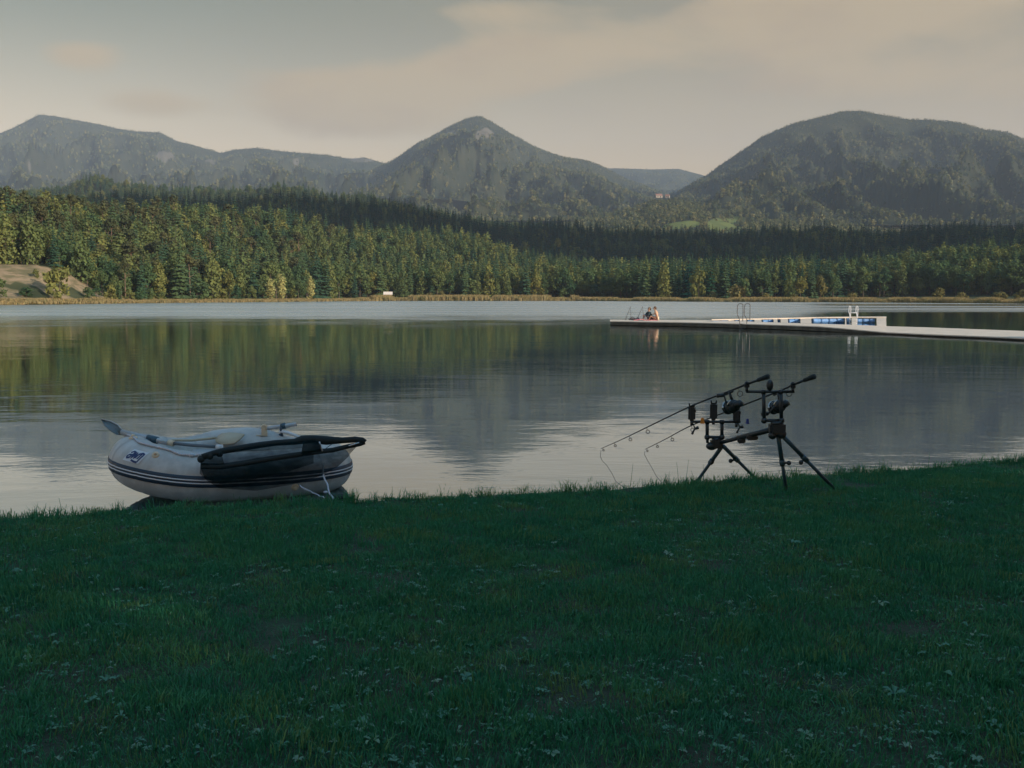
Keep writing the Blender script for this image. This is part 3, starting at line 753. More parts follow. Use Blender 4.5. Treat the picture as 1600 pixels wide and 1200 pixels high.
p = spot(607, 30); house('boat_hut', p, 3.6, 2.6, 2.4, 1.0, M['wall'], M['rooft'], .12, 'small white hut standing behind the reeds on the far shore')
def on_slope(u, v, Y): q = atY(u, v, Y); return (q.x, q.y, q.z)
house('farmhouse', on_slope(1029, 309, 1930), 13, 8, 4, 3.4, M['wall'], M['redroof'], .2, 'farmhouse with a red roof on the foothill, left of its neighbour', 'house')
house('farmhouse', on_slope(1043, 309, 1950), 8, 7, 3.4, 3, M['wall'], M['redroof'], -.3, 'smaller red roofed farmhouse on the foothill, right of the long one', 'house')

# ------------------------------------------------------------------ unseen blocker added outside the view, its outline shaped to darken the ridge
def cloud_shade():
    h = 1500.0
    outline = [(140, 800), (330, 690), (560, 735), (700, 770), (820, 700), (930, 668), (1100, 640), (1300, 615), (1500, 590), (1750, 560), (2100, 560), (2200, 1250), (1500, 1290), (900, 1330), (400, 1250), (150, 1180), (60, 950)]
    P = []
    for u, Y in outline:
        a = (u - 800) / F; base = Vector((a * Y, Y, max(5, land(a, Y)) + 14)); P.append(base + sdir * ((h - base.z) / sdir.z))
    c = sum(P, Vector()) / len(P); ring = []
    n = len(P)
    for i in range(n):
        for k in range(4):
            q = P[i].lerp(P[(i + 1) % n], k / 4); w = 1 + .02 * noise.noise(Vector((i + k / 4, 2, 0)) * 1.7)
            ring.append(c + (q - c) * w)
    m = len(ring); vs, fs = [], []
    prof = [(1.0, 0), (.97, 35), (.88, 80), (.7, 130), (.45, 165), (.2, 180)]
    for f, z in prof: vs += [c + (q - c) * f + Vector((0, 0, z + (18 * noise.noise(q * .01) if z else 0))) for q in ring]
    fs = [(j * m + i, j * m + (i + 1) % m, (j + 1) * m + (i + 1) % m, (j + 1) * m + i) for j in range(len(prof) - 1) for i in range(m)]
    top = len(vs); vs.append(c + Vector((0, 0, 185))); fs += [((len(prof) - 1) * m + i, (len(prof) - 1) * m + (i + 1) % m, top) for i in range(m)]
    bot = len(vs); vs.append(c.copy()); fs += [((i + 1) % m, i, bot) for i in range(m)]
    o = mesh_obj('cloud', vs, fs, mat('blocker_surface', (.8, .8, .8), 1.0, spec=0), None, True, c); tag(o, 'unseen blocker added high on the right to shade the far ridge', 'cloud')
cloud_shade()

# ------------------------------------------------------------------ shade trees behind and right of the camera
shade_models = [(mk('trunk', trunk_mesh(400 + i, 15, .35, 8, .5, .3), M['bark']), mk('crown', lobes_crown(410 + i, broad_lobes(420 + i, 18, 6.2, 17, .12), 5200, .42), M['shade'])) for i in range(2)]
KINDS['shade'] = shade_models
GAPS = [(-2.55, 5.2, 1.2, .36), (-3.4, 5.9, .5, .2), (-1.5, 4.6, .5, .15), (-3.0, 4.5, .35, .12)]
hdir = Vector((sdir.x, sdir.y, 0)).normalized(); perp = Vector((-hdir.y, hdir.x, 0))
spots = []
for k in range(-4, 7): spots.append(Vector((0, 6, 0)) + hdir * (21 + 3 * (k % 2)) + perp * (k * 4.6))
for k in range(-4, 6): spots.append(Vector((0, 6, 0)) + hdir * (33 + 3 * (k % 2)) + perp * (k * 5.0 + 2))
spots.append(Vector((64, 12, 0)))
for i, q in enumerate(spots):
    rt_ = plant('shade', 'linden', i % 2, (q.x, q.y, lawn_z(q.x, q.y) - .1), rnd.uniform(.95, 1.15), rnd.uniform(0, 6.28), 'tall leafy tree behind the lawn that shades the shore', 'tree', 'shade trees behind the lawn')
    crown = [c for c in rt_.children if c.name.startswith('crown')][0]
    Mw = Matrix.Translation(rt_.location) @ Matrix.Rotation(rt_.rotation_euler.z, 4, 'Z') @ Matrix.Scale(rt_.scale.x, 4)
    me = crown.data; keep, drop = [], 0
    for p in me.polygons:                # openings between the branches, where the low sun reaches the lawn
        w = Mw @ p.center; g = w - sdir * ((w.z - .2) / sdir.z); hit = False
        for (gx, gy, ra, rb) in GAPS:
            dx, dy = g.x - gx, g.y - gy; a_ = dx * hdir.x + dy * hdir.y; b_ = -dx * hdir.y + dy * hdir.x
            if (a_ / (ra + .36)) ** 2 + (b_ / (rb + .36)) ** 2 < 1: hit = True
        if hit and rnd.random() < .83: drop += 1
        else: keep.append(tuple(p.vertices))
    if drop:
        nm_ = bpy.data.meshes.new('crown'); nm_.from_pydata([v.co[:] for v in me.vertices], [], keep); nm_.materials.append(M['shade']); crown.data = nm_

# ------------------------------------------------------------------ lawn grass, weeds and shore tufts
def blade(vs, fs, x, y, h, th, lean, wid, r):
    dx, dy = math.cos(th) * wid, math.sin(th) * wid; lx, ly = -math.sin(th) * lean, math.cos(th) * lean; b = len(vs)
    vs += [Vector((x - dx, y - dy, -.01)), Vector((x + dx, y + dy, -.01)), Vector((x + lx * .4 + dx * .8, y + ly * .4 + dy * .8, h * .62)), Vector((x + lx * .4 - dx * .8, y + ly * .4 - dy * .8, h * .62)), Vector((x + lx, y + ly, h * .93))]
    fs += [(b, b + 1, b + 2, b + 3), (b + 3, b + 2, b + 4)]
def grass_patch(seed, n, W_, h0, h1, wid):
    r = random.Random(seed); vs, fs = [], []
    for _ in range(n):
        h = r.uniform(h0, h1); blade(vs, fs, r.gauss(0, W_ * .5), r.gauss(0, W_ * .5), h, r.uniform(0, 6.28), r.uniform(.1, 1.1) * h, wid * r.uniform(.6, 1.3), r)
    return vs, fs
c_gr = source_collection('grass_models', [mk('grass', grass_patch(500 + i, 280, .2, .014, .037, .0022), M['grass']) for i in range(5)] + [mk('tuft', grass_patch(510 + i, 26, .05, .05, .13, .0028), M['grass']) for i in range(3)])
pts = []; gr = random.Random(21)
def tilt_at(x, y): return (gr.uniform(-.22, .22), gr.uniform(-.22, .22), gr.uniform(0, 6.28))
y = 2.2
while y < 16:
    x = -.62 * y - 1.8
    while x < .62 * y + 1.8:
        xx, yy = x + gr.uniform(-.1, .1), y + gr.uniform(-.1, .1); x += .155
        if shore_y(xx) - yy < .10: continue
        n = noise.noise(Vector((xx * .9, yy * .9, 2))); s = 1 + .55 * n + gr.uniform(-.3, .35)
        if noise.noise(Vector((xx * 2.3, yy * 2.3, 11))) < -.30 and gr.random() < .6: continue
        pts.append(((xx, yy, lawn_z(xx, yy)), tilt_at(xx, yy), (1, 1, s), gr.randrange(5)))
    y += .155
x = -9.0
while x < 14:
    for k in range(3):
        d = gr.choice((.05, .1, .12, .18, .3)); yy = shore_y(x) - d
        if gr.random() < .35 + .9 * max(0, noise.noise(Vector((x * 1.9, 1, 1)))): pts.append(((x + gr.uniform(-.03, .03), yy, lawn_z(x, yy)), tilt_at(x, yy), (1, 1, gr.uniform(.5, 1.15) * (1 + .9 * max(0, noise.noise(Vector((x * 3.1, 4, 1)))))), 5 + gr.randrange(3)))
    x += .055
for _ in range(500):
    yy = gr.uniform(2.6, 10.5); xx = gr.uniform(-.6, .6) * yy
    if shore_y(xx) - yy > .2: pts.append(((xx, yy, lawn_z(xx, yy)), tilt_at(xx, yy), (.8, .8, gr.uniform(.4, .75)), 5 + gr.randrange(3)))
o = scatter('grass', c_gr, pts); tag(o, 'short dark green grass of the lawn', 'grass')

def weed_mesh(seed, n, L, Wd):
    r = random.Random(seed); vs, fs = [], []
    for k in range(n):
        th = 6.28 * k / n + r.uniform(-.4, .4); l = L * r.uniform(.6, 1.15); w = Wd * r.uniform(.7, 1.2); up = r.uniform(.2, .9); d = Vector((math.cos(th), math.sin(th), 0)); s_ = Vector((-d.y, d.x, 0))
        prof = [(0, .12, 0), (.3, .7, .26), (.6, 1, .38), (.85, .7, .34), (1.0, .08, .22)]; b = len(vs); roll = r.uniform(-.4, .4)
        for f, ww, z in prof:
            c = d * l * f * (1 - up * .25) + Vector((0, 0, z * l * up + .012))
            vs += [c - s_ * w * ww * .5 + Vector((0, 0, .006 * ww + roll * w * ww * .4)), c, c + s_ * w * ww * .5 + Vector((0, 0, .006 * ww - roll * w * ww * .4))]
        for q in range(4):
            for j in range(2): fs.append((b + q * 3 + j, b + q * 3 + j + 1, b + q * 3 + j + 4, b + q * 3 + j + 3))
    return vs, fs
c_wd = source_collection('weed_models', [mk('weed', weed_mesh(600 + i, (6, 5, 8, 4, 3, 1, 2, 1, 2)[i], (.085, .07, .06, .10, .05, .06, .05, .08, .07)[i], (.032, .036, .018, .03, .03, .03, .022, .022, .035)[i]), M['weed']) for i in range(9)])
pts = []
for _ in range(13000):
    yy = 2.6 + 8 * gr.random(); xx = gr.uniform(-.62, .62) * yy
    if shore_y(xx) - yy < .35: continue
    if noise.noise(Vector((xx * 1.1, yy * 1.1, 6))) + .5 * noise.noise(Vector((xx * 4, yy * 4, 1))) < -.25 + .3 * gr.random(): continue
    s = gr.uniform(.16, .46) * (1 if gr.random() < .97 else 1.7)
    pts.append(((xx, yy, lawn_z(xx, yy) + .012), (gr.uniform(-.15, .15), gr.uniform(-.15, .15), gr.uniform(0, 6.28)), (s, s, s), gr.choice((0, 1, 2, 3, 4, 5, 5, 5, 6, 6, 7, 7, 7, 8, 8))))
o = scatter('broad_leaf_weeds', c_wd, pts); tag(o, 'broad leaved plantain and dandelion scattered through the lawn', 'weeds')
# tall thin stems at the water's edge
mb = MB()
for u, v, u1, v1 in [(982, 768, 989, 724), (1060, 762, 1057, 722), (1068, 762, 1076, 718), (1085, 756, 1080, 735), (1004, 768, 1018, 745), (1003, 766, 1003, 748), (1048, 762, 1040, 741), (1098, 752, 1099, 725),
                     (1163, 748, 1170, 728), (1290, 740, 1297, 716), (1300, 742, 1310, 722), (1385, 733, 1378, 712), (1450, 726, 1452, 706), (95, 800, 92, 778), (66, 802, 72, 786), (560, 780, 556, 762), (610, 778, 613, 760), (690, 775, 686, 757)]:
    p = atZ(u, v + 2, .14); q = atY(u1, v1, p.y + .05); mb.tube([p - Vector((0, 0, .06)), p.lerp(q, .55) + Vector((.006, 0, 0)), q], [.0026, .002, .0012], 5)
o = mb.build('tall_grass_stems', M['grass']); tag(o, 'sparse tall stems rising from the bank', 'grass', kind='stuff')

# ------------------------------------------------------------------ inflatable dinghy
BC = Vector((-2.80, 9.93)); BTH = R(17); BA, BB, BR = .935, .44, .238
def bpath(f, dz=0.0):
    c, s = math.cos(f), math.sin(f); e = .74
    x = BA * math.copysign(abs(c) ** e, c); y = BB * math.copysign(abs(s) ** e, s)
    t = abs(x) / BA; z = .215 + (.145 if c < 0 else .0) * t ** 2.4 + .125 * math.exp(-(((f % (2 * math.pi)) - 1.52) / .33) ** 2) + dz
    return Vector((BC.x + x * math.cos(BTH) - y * math.sin(BTH), BC.y + x * math.sin(BTH) + y * math.cos(BTH), z))
def bframe(f):
    P = bpath(f); T = (bpath(f + .01) - bpath(f - .01)).normalized(); N = T.cross(Vector((0, 0, 1))).normalized(); U = N.cross(T).normalized()
    return P, N, U
def bsurf(f, th, off=0.0):
    P, N, U = bframe(f); seam = abs(((f / (2 * math.pi) * 18) % 1) - .5) * 2
    r = BR * (1 - .022 * max(0, (seam - .8) / .2) ** 2) + off
    return P + (N * math.cos(th) + U * math.sin(th)) * r
def bfind(px, py, th0=-.9, th1=2.0, off=0.0):
    best = None
    for i in range(240):
        f = math.pi + (math.pi) * i / 240 * 1.25 - .3
        for k in range(40):
            th = th0 + (th1 - th0) * k / 39; p = bsurf(f, th, off); u, v = pix(p); d = (u - px) ** 2 + (v - py) ** 2 + (p.y - 9.3) * 1.0
            if best is None or d < best[0]: best = (d, f, th)
    return best[1], best[2]
dinghy = empty('dinghy', (BC.x, BC.y, 0), 'pale grey inflatable dinghy with a navy rubbing strip, pulled up at the lawn edge', 'dinghy')
def loop_strip(th0, th1, off, nf=216, nt=4, thick=True):
    mb = MB(); vs = []; m = nt + 1
    for i in range(nf):
        f = 2 * math.pi * i / nf
        for k in range(m): vs.append(bsurf(f, th0 + (th1 - th0) * k / nt, off))
        if thick: vs += [bsurf(f, th1, -.004), bsurf(f, th0, -.004)]
    w = m + (2 if thick else 0); fs = []
    for i in range(nf):
        j = (i + 1) % nf
        for k in range(w if thick else w - 1): fs.append((i * w + k, j * w + k, j * w + (k + 1) % w, i * w + (k + 1) % w))
    mb.add(vs, fs); return mb
for q in range(12):
    f = 2 * math.pi * (q + .5) / 12; mb = MB(); vs = []
    for k in range(33):
        th = 2 * math.pi * k / 32; vs += [bsurf(f - .012, th, .0022), bsurf(f + .012, th, .0022)]
    mb.add(vs, [(2 * k, 2 * k + 1, 2 * k + 3, 2 * k + 2) for k in range(32)]); mb.build('seam_tape', M['seam'], dinghy)
mb = MB(); NF, NTH = 216, 32
vs = [bsurf(2 * math.pi * i / NF, 2 * math.pi * k / NTH) for i in range(NF) for k in range(NTH)]
mb.add(vs, [(i * NTH + k, ((i + 1) % NF) * NTH + k, ((i + 1) % NF) * NTH + (k + 1) % NTH, i * NTH + (k + 1) % NTH) for i in range(NF) for k in range(NTH)])
tube_o = mb.build('hull_tube', M['hull'], dinghy)
st = loop_strip(R(-14), R(12), .007).build('rubbing_strip', M['navy'], dinghy)
for a0 in (-6.0, 1.2): loop_strip(R(a0), R(a0 + 2.6), .0095, nt=1).build('white_line', M['white'], st)
mb = MB(); vs = [bpath(2 * math.pi * i / 60) for i in range(60)]; cc = Vector((BC.x, BC.y, .16)); vs = [Vector((v.x, v.y, .15 + (v.z - .245) * .6)) for v in vs] + [cc]
mb.add(vs, [(i, (i + 1) % 60, 60) for i in range(60)]); mb.build('floor', M['hull_low'], dinghy)
def bl(x, y, z): return Vector((BC.x + x * math.cos(BTH) - y * math.sin(BTH), BC.y + x * math.sin(BTH) + y * math.cos(BTH), z))
brot = Matrix.Rotation(BTH, 3, 'Z')
mb = MB(); mb.box(bl(-.28, 0, .385), (.24, .72, .03), brot, .008); mb.build('seat', M['alu'], dinghy)
# sticker, mapped onto the tube
fs_, ths = bfind(211, 713)
def stk(u, v, off):      # u,v in metres on the tube around the sticker centre; rotated a little like in the photo
    return bsurf(fs_ + u / .98, ths + v / BR, off)
du = .6
mb = MB(); n = 12; vs = []
def stick_pt(s, t): return (s * .108 + t * .030, t * .066)
for i in range(n + 1):
    for k in range(n + 1): vs.append(stk(*stick_pt(-1 + 2 * i / n, -1 + 2 * k / n), .004))
mb.add(vs, [(i * (n + 1) + k, (i + 1) * (n + 1) + k, (i + 1) * (n + 1) + k + 1, i * (n + 1) + k + 1) for i in range(n) for k in range(n)])
sticker = mb.build('sticker', M['white'], dinghy)
def stroke(mb, pts, w=.085):
    """flat letter stroke in sticker coordinates (-1..1), drawn as a ribbon following the tube"""
    fine = []
    for i in range(len(pts) - 1):
        for k in range(5): fine.append((pts[i][0] + (pts[i + 1][0] - pts[i][0]) * k / 5, pts[i][1] + (pts[i + 1][1] - pts[i][1]) * k / 5))
    fine.append(pts[-1]); vs = []
    for i, (x, y) in enumerate(fine):
        x0, y0 = fine[max(0, i - 1)]; x1, y1 = fine[min(len(fine) - 1, i + 1)]; L = math.hypot((x1 - x0) * .108, (y1 - y0) * .066) or 1
        nx, ny = -(y1 - y0) * .066 / L * w * .108, (x1 - x0) * .108 / L * w * .108
        a, b = stick_pt(x, y)[0], stick_pt(x, y)[1]
        for sg in (-1, 1): vs.append(stk(a + nx * sg, b + ny * sg, .0062))
    mb.add(vs, [(2 * i, 2 * i + 1, 2 * i + 3, 2 * i + 2) for i in range(len(fine) - 1)])
mb = MB()
for pl in ([(-.82, .30), (-.66, .60), (-.44, .58), (-.40, .25), (-.48, -.55)], [(-.44, .02), (-.75, -.02), (-.86, -.32), (-.72, -.55), (-.48, -.42)],
           [(-.26, .62), (-.24, -.5), (-.02, .5), (.06, -.42), (.30, .52)], [(.22, .50), (.20, -.35)], [(.24, .40), (.50, .62), (.74, .52), (.74, -.88)], [(.50, .5), (.48, -.42)], [(-.05, -.72), (.42, -.86), (.76, -.86)]):
    stroke(mb, pl)
mb.build('logo_letters', M['sticker_blue'], sticker)
# lifeline with its fittings
pp = []
for px_, py_ in [(197, 679), (202, 682), (209, 686), (218, 692), (230, 697), (243, 700), (256, 702), (268, 706), (280, 711), (292, 713), (303, 713), (313, 712)]:
    f, t = bfind(px_, py_); pp.append(bsurf(f, t, .012))
sm = []
for i in range(len(pp) - 1):
    for k in range(4):
        t = k / 4; p0, p1, p2, p3 = pp[max(0, i - 1)], pp[i], pp[i + 1], pp[min(len(pp) - 1, i + 2)]
        sm.append(.5 * ((2 * p1) + (-p0 + p2) * t + (2 * p0 - 5 * p1 + 4 * p2 - p3) * t * t + (-p0 + 3 * p1 - 3 * p2 + p3) * t ** 3))
mb = MB(); mb.tube(sm, .011, 7)
for q in (0, len(sm) - 1, len(sm) - 5): mb.ball(sm[q], .024, 8, 6, (1.3, 1, .9))
mb.build('lifeline', M['rope'], dinghy)
for (px_, py_, r_) in [(243, 710, .024), (208, 684, .028), (385, 735, .022), (460, 762, .026)]:
    f, t = bfind(px_, py_, -1.3); P = bsurf(f, t, 0); nn = (P - bpath(f)).normalized()
    mb = MB(); mb.tube([P - nn * .004, P + nn * .012], [r_ * 1.5, r_ * 1.3], 14); mb.tube([P + nn * .012, P + nn * .035], [r_ * .7, r_ * .55], 12); mb.build('rope_fitting', M['cap'], dinghy)
# rubber oarlocks
def oarlock(p, d):
    mb = MB(); mb.tube([p - Vector((0, 0, .075)), p - Vector((0, 0, .01))], [.03, .022], 10); mb.torus(p + Vector((0, 0, .022)), d, .030, .011, 14, 6); mb.box(p - Vector((0, 0, .075)), (.09, .07, .02), brot, .006)
    mb.build('oarlock', M['navy'], dinghy)
oar_a, oar_b = atY(190, 675, 9.72), atY(263, 692, 9.58); oar_c = atY(338, 698, 9.52)
od = (oar_b - oar_a).normalized(); lock = oar_a.lerp(oar_b, .66); oarlock(lock - Vector((0, 0, .03)), od)
far_l = atY(439, 673, 10.42); oarlock(far_l - Vector((0, 0, .02)), Vector((1, .2, .15)))
# lifting handle on the far bow
hb = atY(413, 672, 10.30); mb = MB(); mb.box(hb + Vector((0, 0, .0)), (.06, .03, .12), brot, .01); mb.torus(hb + Vector((0, -.012, .03)), (0, 1, .1), .022, .008, 12, 5); mb.box(hb - Vector((.03, 0, .055)), (.12, .05, .012), brot, .004)
mb.build('bow_handle', M['cap'], dinghy)

def blade_mesh(pts, thick=.012, bend=0):
    mb = MB(); n = len(pts); c = sum(pts, Vector()) / n; nrm = (pts[1] - pts[0]).cross(pts[n // 2] - pts[0]).normalized() * thick
    vs = [p - nrm for p in pts] + [c - nrm * (1 + bend)] + [p + nrm for p in pts] + [c + nrm * (1 - bend)]
    fs = [(i, (i + 1) % n, n) for i in range(n)] + [(n + 1 + i, n + 1 + (i + 1) % n, 2 * n + 1) for i in range(n)] + [(i, (i + 1) % n, n + 1 + (i + 1) % n, n + 1 + i) for i in range(n)]
    mb.add(vs, fs); return mb
oar = empty('oar', lock, 'grey aluminium oar in the near oarlock of the dinghy, blade over the water', 'oar', None)
MB().tube([oar_a, oar_b], .027, 12).build('shaft', M['alu'], oar)
MB().tube([oar_b - od * .02, oar_b.lerp(oar_c, .5) - Vector((0, 0, .004)), oar_c], .0165, 10).build('inner_shaft', M['alu_dark'], oar)
mb = MB(); mb.tube([oar_b - od * .02 + Vector((.02, 0, 0)), oar_b + od * .035 + Vector((.02, 0, 0))], .031, 12); mb.build('end_cap', M['cap'], oar)
MB().tube([oar_c, oar_c + (oar_c - oar_b).normalized() * .06], [.022, .026], 10).build('grip', M['white'], oar)
MB().tube([lock - od * .05, lock + od * .06], .036, 12).build('collar', M['leg'], oar)
YB = 9.78
blade_mesh([atY(192, 680, YB), atY(191, 671, YB), atY(184, 664, YB + .03), atY(174, 659, YB + .08), atY(158, 655, YB + .12), atY(163, 664, YB - .06), atY(172, 673, YB - .08), atY(182, 679, YB - .04)], .006, 2).build('blade', M['blade'], oar)
mb = MB(); mb.tube([atY(191, 672, YB - .01), atY(184, 664, YB + .02), atY(174, 658.5, YB + .07), atY(158, 654.5, YB + .11)], [.007, .006, .006, .004], 6); mb.build('blade_rim', M['alu'], oar)
oar2 = empty('oar', atY(310, 687, 10.05), 'beige bladed oar lying inside the dinghy', 'oar', None)
MB().tube([atY(268, 688, 9.95), atY(300, 688, 10.0), atY(338, 684, 10.05)], [.012, .013, .014], 10).build('shaft', M['beige'], oar2)
blade_mesh([atY(336, 686, 10.05), atY(346, 678, 10.12), atY(358, 676.5, 10.15), atY(370, 677, 10.14), atY(382, 679, 10.1), atY(374, 687, 10.0), atY(366, 693, 9.95), atY(346, 695, 9.92), atY(337, 690, 9.98)], .008, .6).build('blade', M['beige'], oar2)
oar3 = empty('oar', far_l, 'grey oar in the far oarlock of the dinghy behind the bow', 'oar', None)
fo = [atY(404, 671, 10.55), atY(463, 663, 10.50)]
MB().tube([fo[0], fo[1]], .022, 12).build('shaft', M['alu'], oar3)
MB().tube([fo[0].lerp(fo[1], .60), fo[0].lerp(fo[1], .72)], .032, 12).build('collar', M['leg'], oar3)
MB().tube([atY(437, 674, 10.4), atY(450, 676, 10.38), atY(470, 684, 10.3)], .016, 10).build('inner_shaft', M['white'], oar3)

# ------------------------------------------------------------------ landing net leaning on the dinghy
netw = empty('landing_net', atY(330, 750, 9.2), 'large black landing net with padded rim hung over the side of the dinghy', 'landing net')
def ny(px_):             # the net lies just outside the near tube
    xl = (px_ - 800) / F * 9.3 - BC.x
    return BC.y + math.tan(BTH) * xl * .92 - (BB + BR + .06) / math.cos(BTH)
top = [(316, 714), (330, 709), (345, 705), (372, 700.5), (400, 696), (430, 692), (460, 690), (472, 687), (488, 686), (510, 688), (535, 688), (555, 686.5), (566, 687.5), (570, 691)]
low = [(314, 728), (345, 729), (380, 724), (420, 717), (460, 711), (495, 706), (520, 703), (545, 697), (562, 694), (570, 691)]
tp = [atY(u, v, ny(u) + .10 * max(0, 1 - abs(u - 440) / 130)) for u, v in top]; lp = [atY(u, v, ny(u)) for u, v in low]
rt = [.030 + .006 * noise.noise(Vector((i * 1.3, 0, 0))) + (.012 if 7 <= i <= 9 else 0) for i in range(len(tp))]
mb = MB(); mb.tube(tp, rt, 9); mb.tube(lp, [.029 - .0009 * i for i in range(len(lp))], 9)
for i in range(3): mb.ball(tp[i] + Vector((-.01, -.01, -.02)), .035, 8, 6)
mb.build('padded_rim', M['black'], netw)
def net_sheet(rows, nx=40, wav=.012, seed=0):
    """rows of (u,v) polylines -> sheet"""
    mb = MB(); vs = []
    for r_i, (row, dy) in enumerate(rows):
        for i in range(nx + 1):
            t = i / nx * (len(row) - 1); k = min(int(t), len(row) - 2); q = t - k
            u = row[k][0] * (1 - q) + row[k + 1][0] * q; v = row[k][1] * (1 - q) + row[k + 1][1] * q
            w = wav * noise.noise(Vector((u * .09, v * .12, seed)))
            vs.append(atY(u, v, ny(u) + dy + w))
    n = nx + 1
    mb.add(vs, [(r_ * n + i, r_ * n + i + 1, (r_ + 1) * n + i + 1, (r_ + 1) * n + i) for r_ in range(len(rows) - 1) for i in range(nx)]); return mb
def rowmix(A, B, f): return [(a[0] * (1 - f) + b[0] * f, a[1] * (1 - f) + b[1] * f) for a, b in zip(A, B)]
A = [(314, 716), (345, 706), (400, 697), (440, 692), (472, 689), (500, 688)]
B_ = [(313, 730), (345, 729), (400, 721), (440, 714), (472, 709), (500, 705)]
net_sheet([(A, 0.03), (rowmix(A, B_, .5), -.012), (B_, -.005)], seed=1).build('netting', M['net'], netw)
# folded layers at both ends read darker
Cc = [(313, 716), (328, 711), (345, 706)]; Dd = [(313, 732), (330, 733), (352, 729)]
net_sheet([(Cc, .0), (rowmix(Cc, Dd, .5), -.03), (Dd, -.015)], 16, seed=3).build('netting', M['net'], netw)
Cc = [(474, 689), (488, 688), (501, 690)]; Dd = [(470, 712), (486, 709), (502, 706)]
for q in range(2): net_sheet([(Cc, -.005 - q * .01), (rowmix(Cc, Dd, .5), -.03 - q * .01), (Dd, -.02)], 16, seed=4 + q).build('netting', M['net'], netw)
E_ = [(313, 729), (345, 730), (400, 722), (450, 714), (500, 707), (545, 699), (560, 695)]
G_ = [(312, 740), (330, 748), (390, 746), (450, 738), (500, 728), (530, 719), (548, 708)]
H_ = [(322, 750), (342, 763), (400, 767), (452, 758), (500, 744), (528, 729), (545, 713)]
net_sheet([(E_, .0), (rowmix(E_, G_, .5), -.035), (G_, -.03), (rowmix(G_, H_, .6), -.02), (H_, .0)], 50, .03, 7).build('net_bag', M['net'], netw)
E2 = [(313, 731), (345, 731), (400, 724), (450, 716), (490, 709)]; H2 = [(320, 748), (345, 756), (400, 748), (450, 737), (490, 724)]
net_sheet([(E2, -.02), (rowmix(E2, H2, .5), -.06), (H2, -.04)], 40, .03, 9).build('net_bag', M['net'], netw)
mb = MB(); mb.tube([atY(499, 690, ny(500) - .02), atY(504, 705, ny(500) - .02)], .007, 6); mb.tube([atY(561, 691.5, ny(560) - .03), atY(545, 696.5, ny(545) - .04)], .006, 6)
mb.build('spreader_tape', M['white'], netw)
mb = MB(); mb.tube([atY(505, 704, ny(505) + .05), atY(514, 697, ny(514) + .05), atY(523, 691, ny(523) + .05)], .003, 5); mb.build('cord', M['black'], netw)
# mooring ropes
def wavy(pts, n=6, amp=.004, seed=0):
    out = []
    for i in range(len(pts) - 1):
        for k in range(n):
            t = k / n; p0, p1, p2, p3 = pts[max(0, i - 1)], pts[i], pts[i + 1], pts[min(len(pts) - 1, i + 2)]
            q = .5 * ((2 * p1) + (-p0 + p2) * t + (2 * p0 - 5 * p1 + 4 * p2 - p3) * t * t + (-p0 + 3 * p1 - 3 * p2 + p3) * t ** 3)
            out.append(q + Vector((amp * noise.noise(Vector((i + t, seed, 0)) * 3), 0, amp * noise.noise(Vector((i + t, seed, 5)) * 3))))
    return out + [pts[-1]]
rp = [atY(505, 726, 9.5), atY(505, 740, 9.46), atY(507, 748, 9.42), atY(512, 758, 9.35), atY(514, 769, 9.2), atY(520, 777, 9.08), atY(524, 783, 9.02)]
mb = MB(); mb.tube(wavy(rp), .0085, 7); mb.ball(rp[-1], .022, 8, 6, (1.4, 1, .8)); mb.ball(rp[-3] - Vector((.03, 0, 0)), .015, 8, 6, (1.6, 1, .8)); mb.tube([rp[-1], atY(530, 781, 9.0)], .007, 6)
o = mb.build('mooring_rope', M['rope'], None, rp[-1]); tag(o, 'white rope hanging from the bow of the dinghy to a knot in the grass', 'rope')
rp = [atY(470, 760, 9.25), atY(475, 764, 9.15), atY(487, 769, 9.08), atY(498, 774, 9.02), atY(509, 779, 8.97)]
mb = MB(); mb.tube(wavy(rp, 6, .01, 3), .0055, 6); mb.tube(wavy([p + Vector((-.01, 0, .012)) for p in rp[:3]], 6, .01, 4), .0045, 6)
o = mb.build('mooring_rope', M['rope'], None, rp[-1]); tag(o, 'thin twisted rope running from under the dinghy onto the grass', 'rope')
q = atY(533, 777, 9.0); mb = MB(); mb.ball(q, .06, 12, 8, (1.1, .9, .55)); mb.ball(q + Vector((.05, .01, -.012)), .035, 10, 6, (1, 1, .6))
o = mb.build('mooring_weight', M['black'], None, q); tag(o, 'small black mooring weight on the grass beside the rope knot', 'weight')

# ------------------------------------------------------------------ rod pod
YF, YR = 9.35, 8.80
pod = empty('rod_pod', (atY(1170, 760, 9.0).x, 9.0, .17), 'black four legged rod pod holding two rods at the water edge', 'rod pod')
def P_(u, v, Y): return atY(u, v, Y)
def part(name, m, fn, parent=None):
    mb = MB(); fn(mb); return mb.build(name, m, parent or pod)
hf, hr = P_(1121, 693, YF), P_(1214, 669, YR)
part('main_bar', M['blackm'], lambda b: (b.tube([hf, hf.lerp(hr, .5)], .019, 10), b.tube([hf.lerp(hr, .35), hr], .025, 10), b.box(hf.lerp(hr, .42) - Vector((0, 0, .03)), (.07, .05, .05), None, .01), b.box(hf.lerp(hr, .60) - Vector((0, 0, .028)), (.10, .05, .045), None, .01)))
part('head', M['blackm'], lambda b: (b.box(hf + Vector((-.01, 0, .0)), (.11, .09, .09), None, .015), b.ball(P_(1112, 697, YF), .05, 10, 8, (1.1, .8, .8)), b.tube([P_(1118, 684, YF), P_(1119, 690, YF)], .035, 10)))
part('head', M['blackm'], lambda b: (b.box(hr, (.14, .10, .11), None, .02), b.tube([P_(1213, 658, YR), P_(1213, 664, YR)], .05, 12), b.ball(P_(1221, 678, YR), .045, 10, 8), b.ball(P_(1207, 680, YR), .038, 10, 8)))
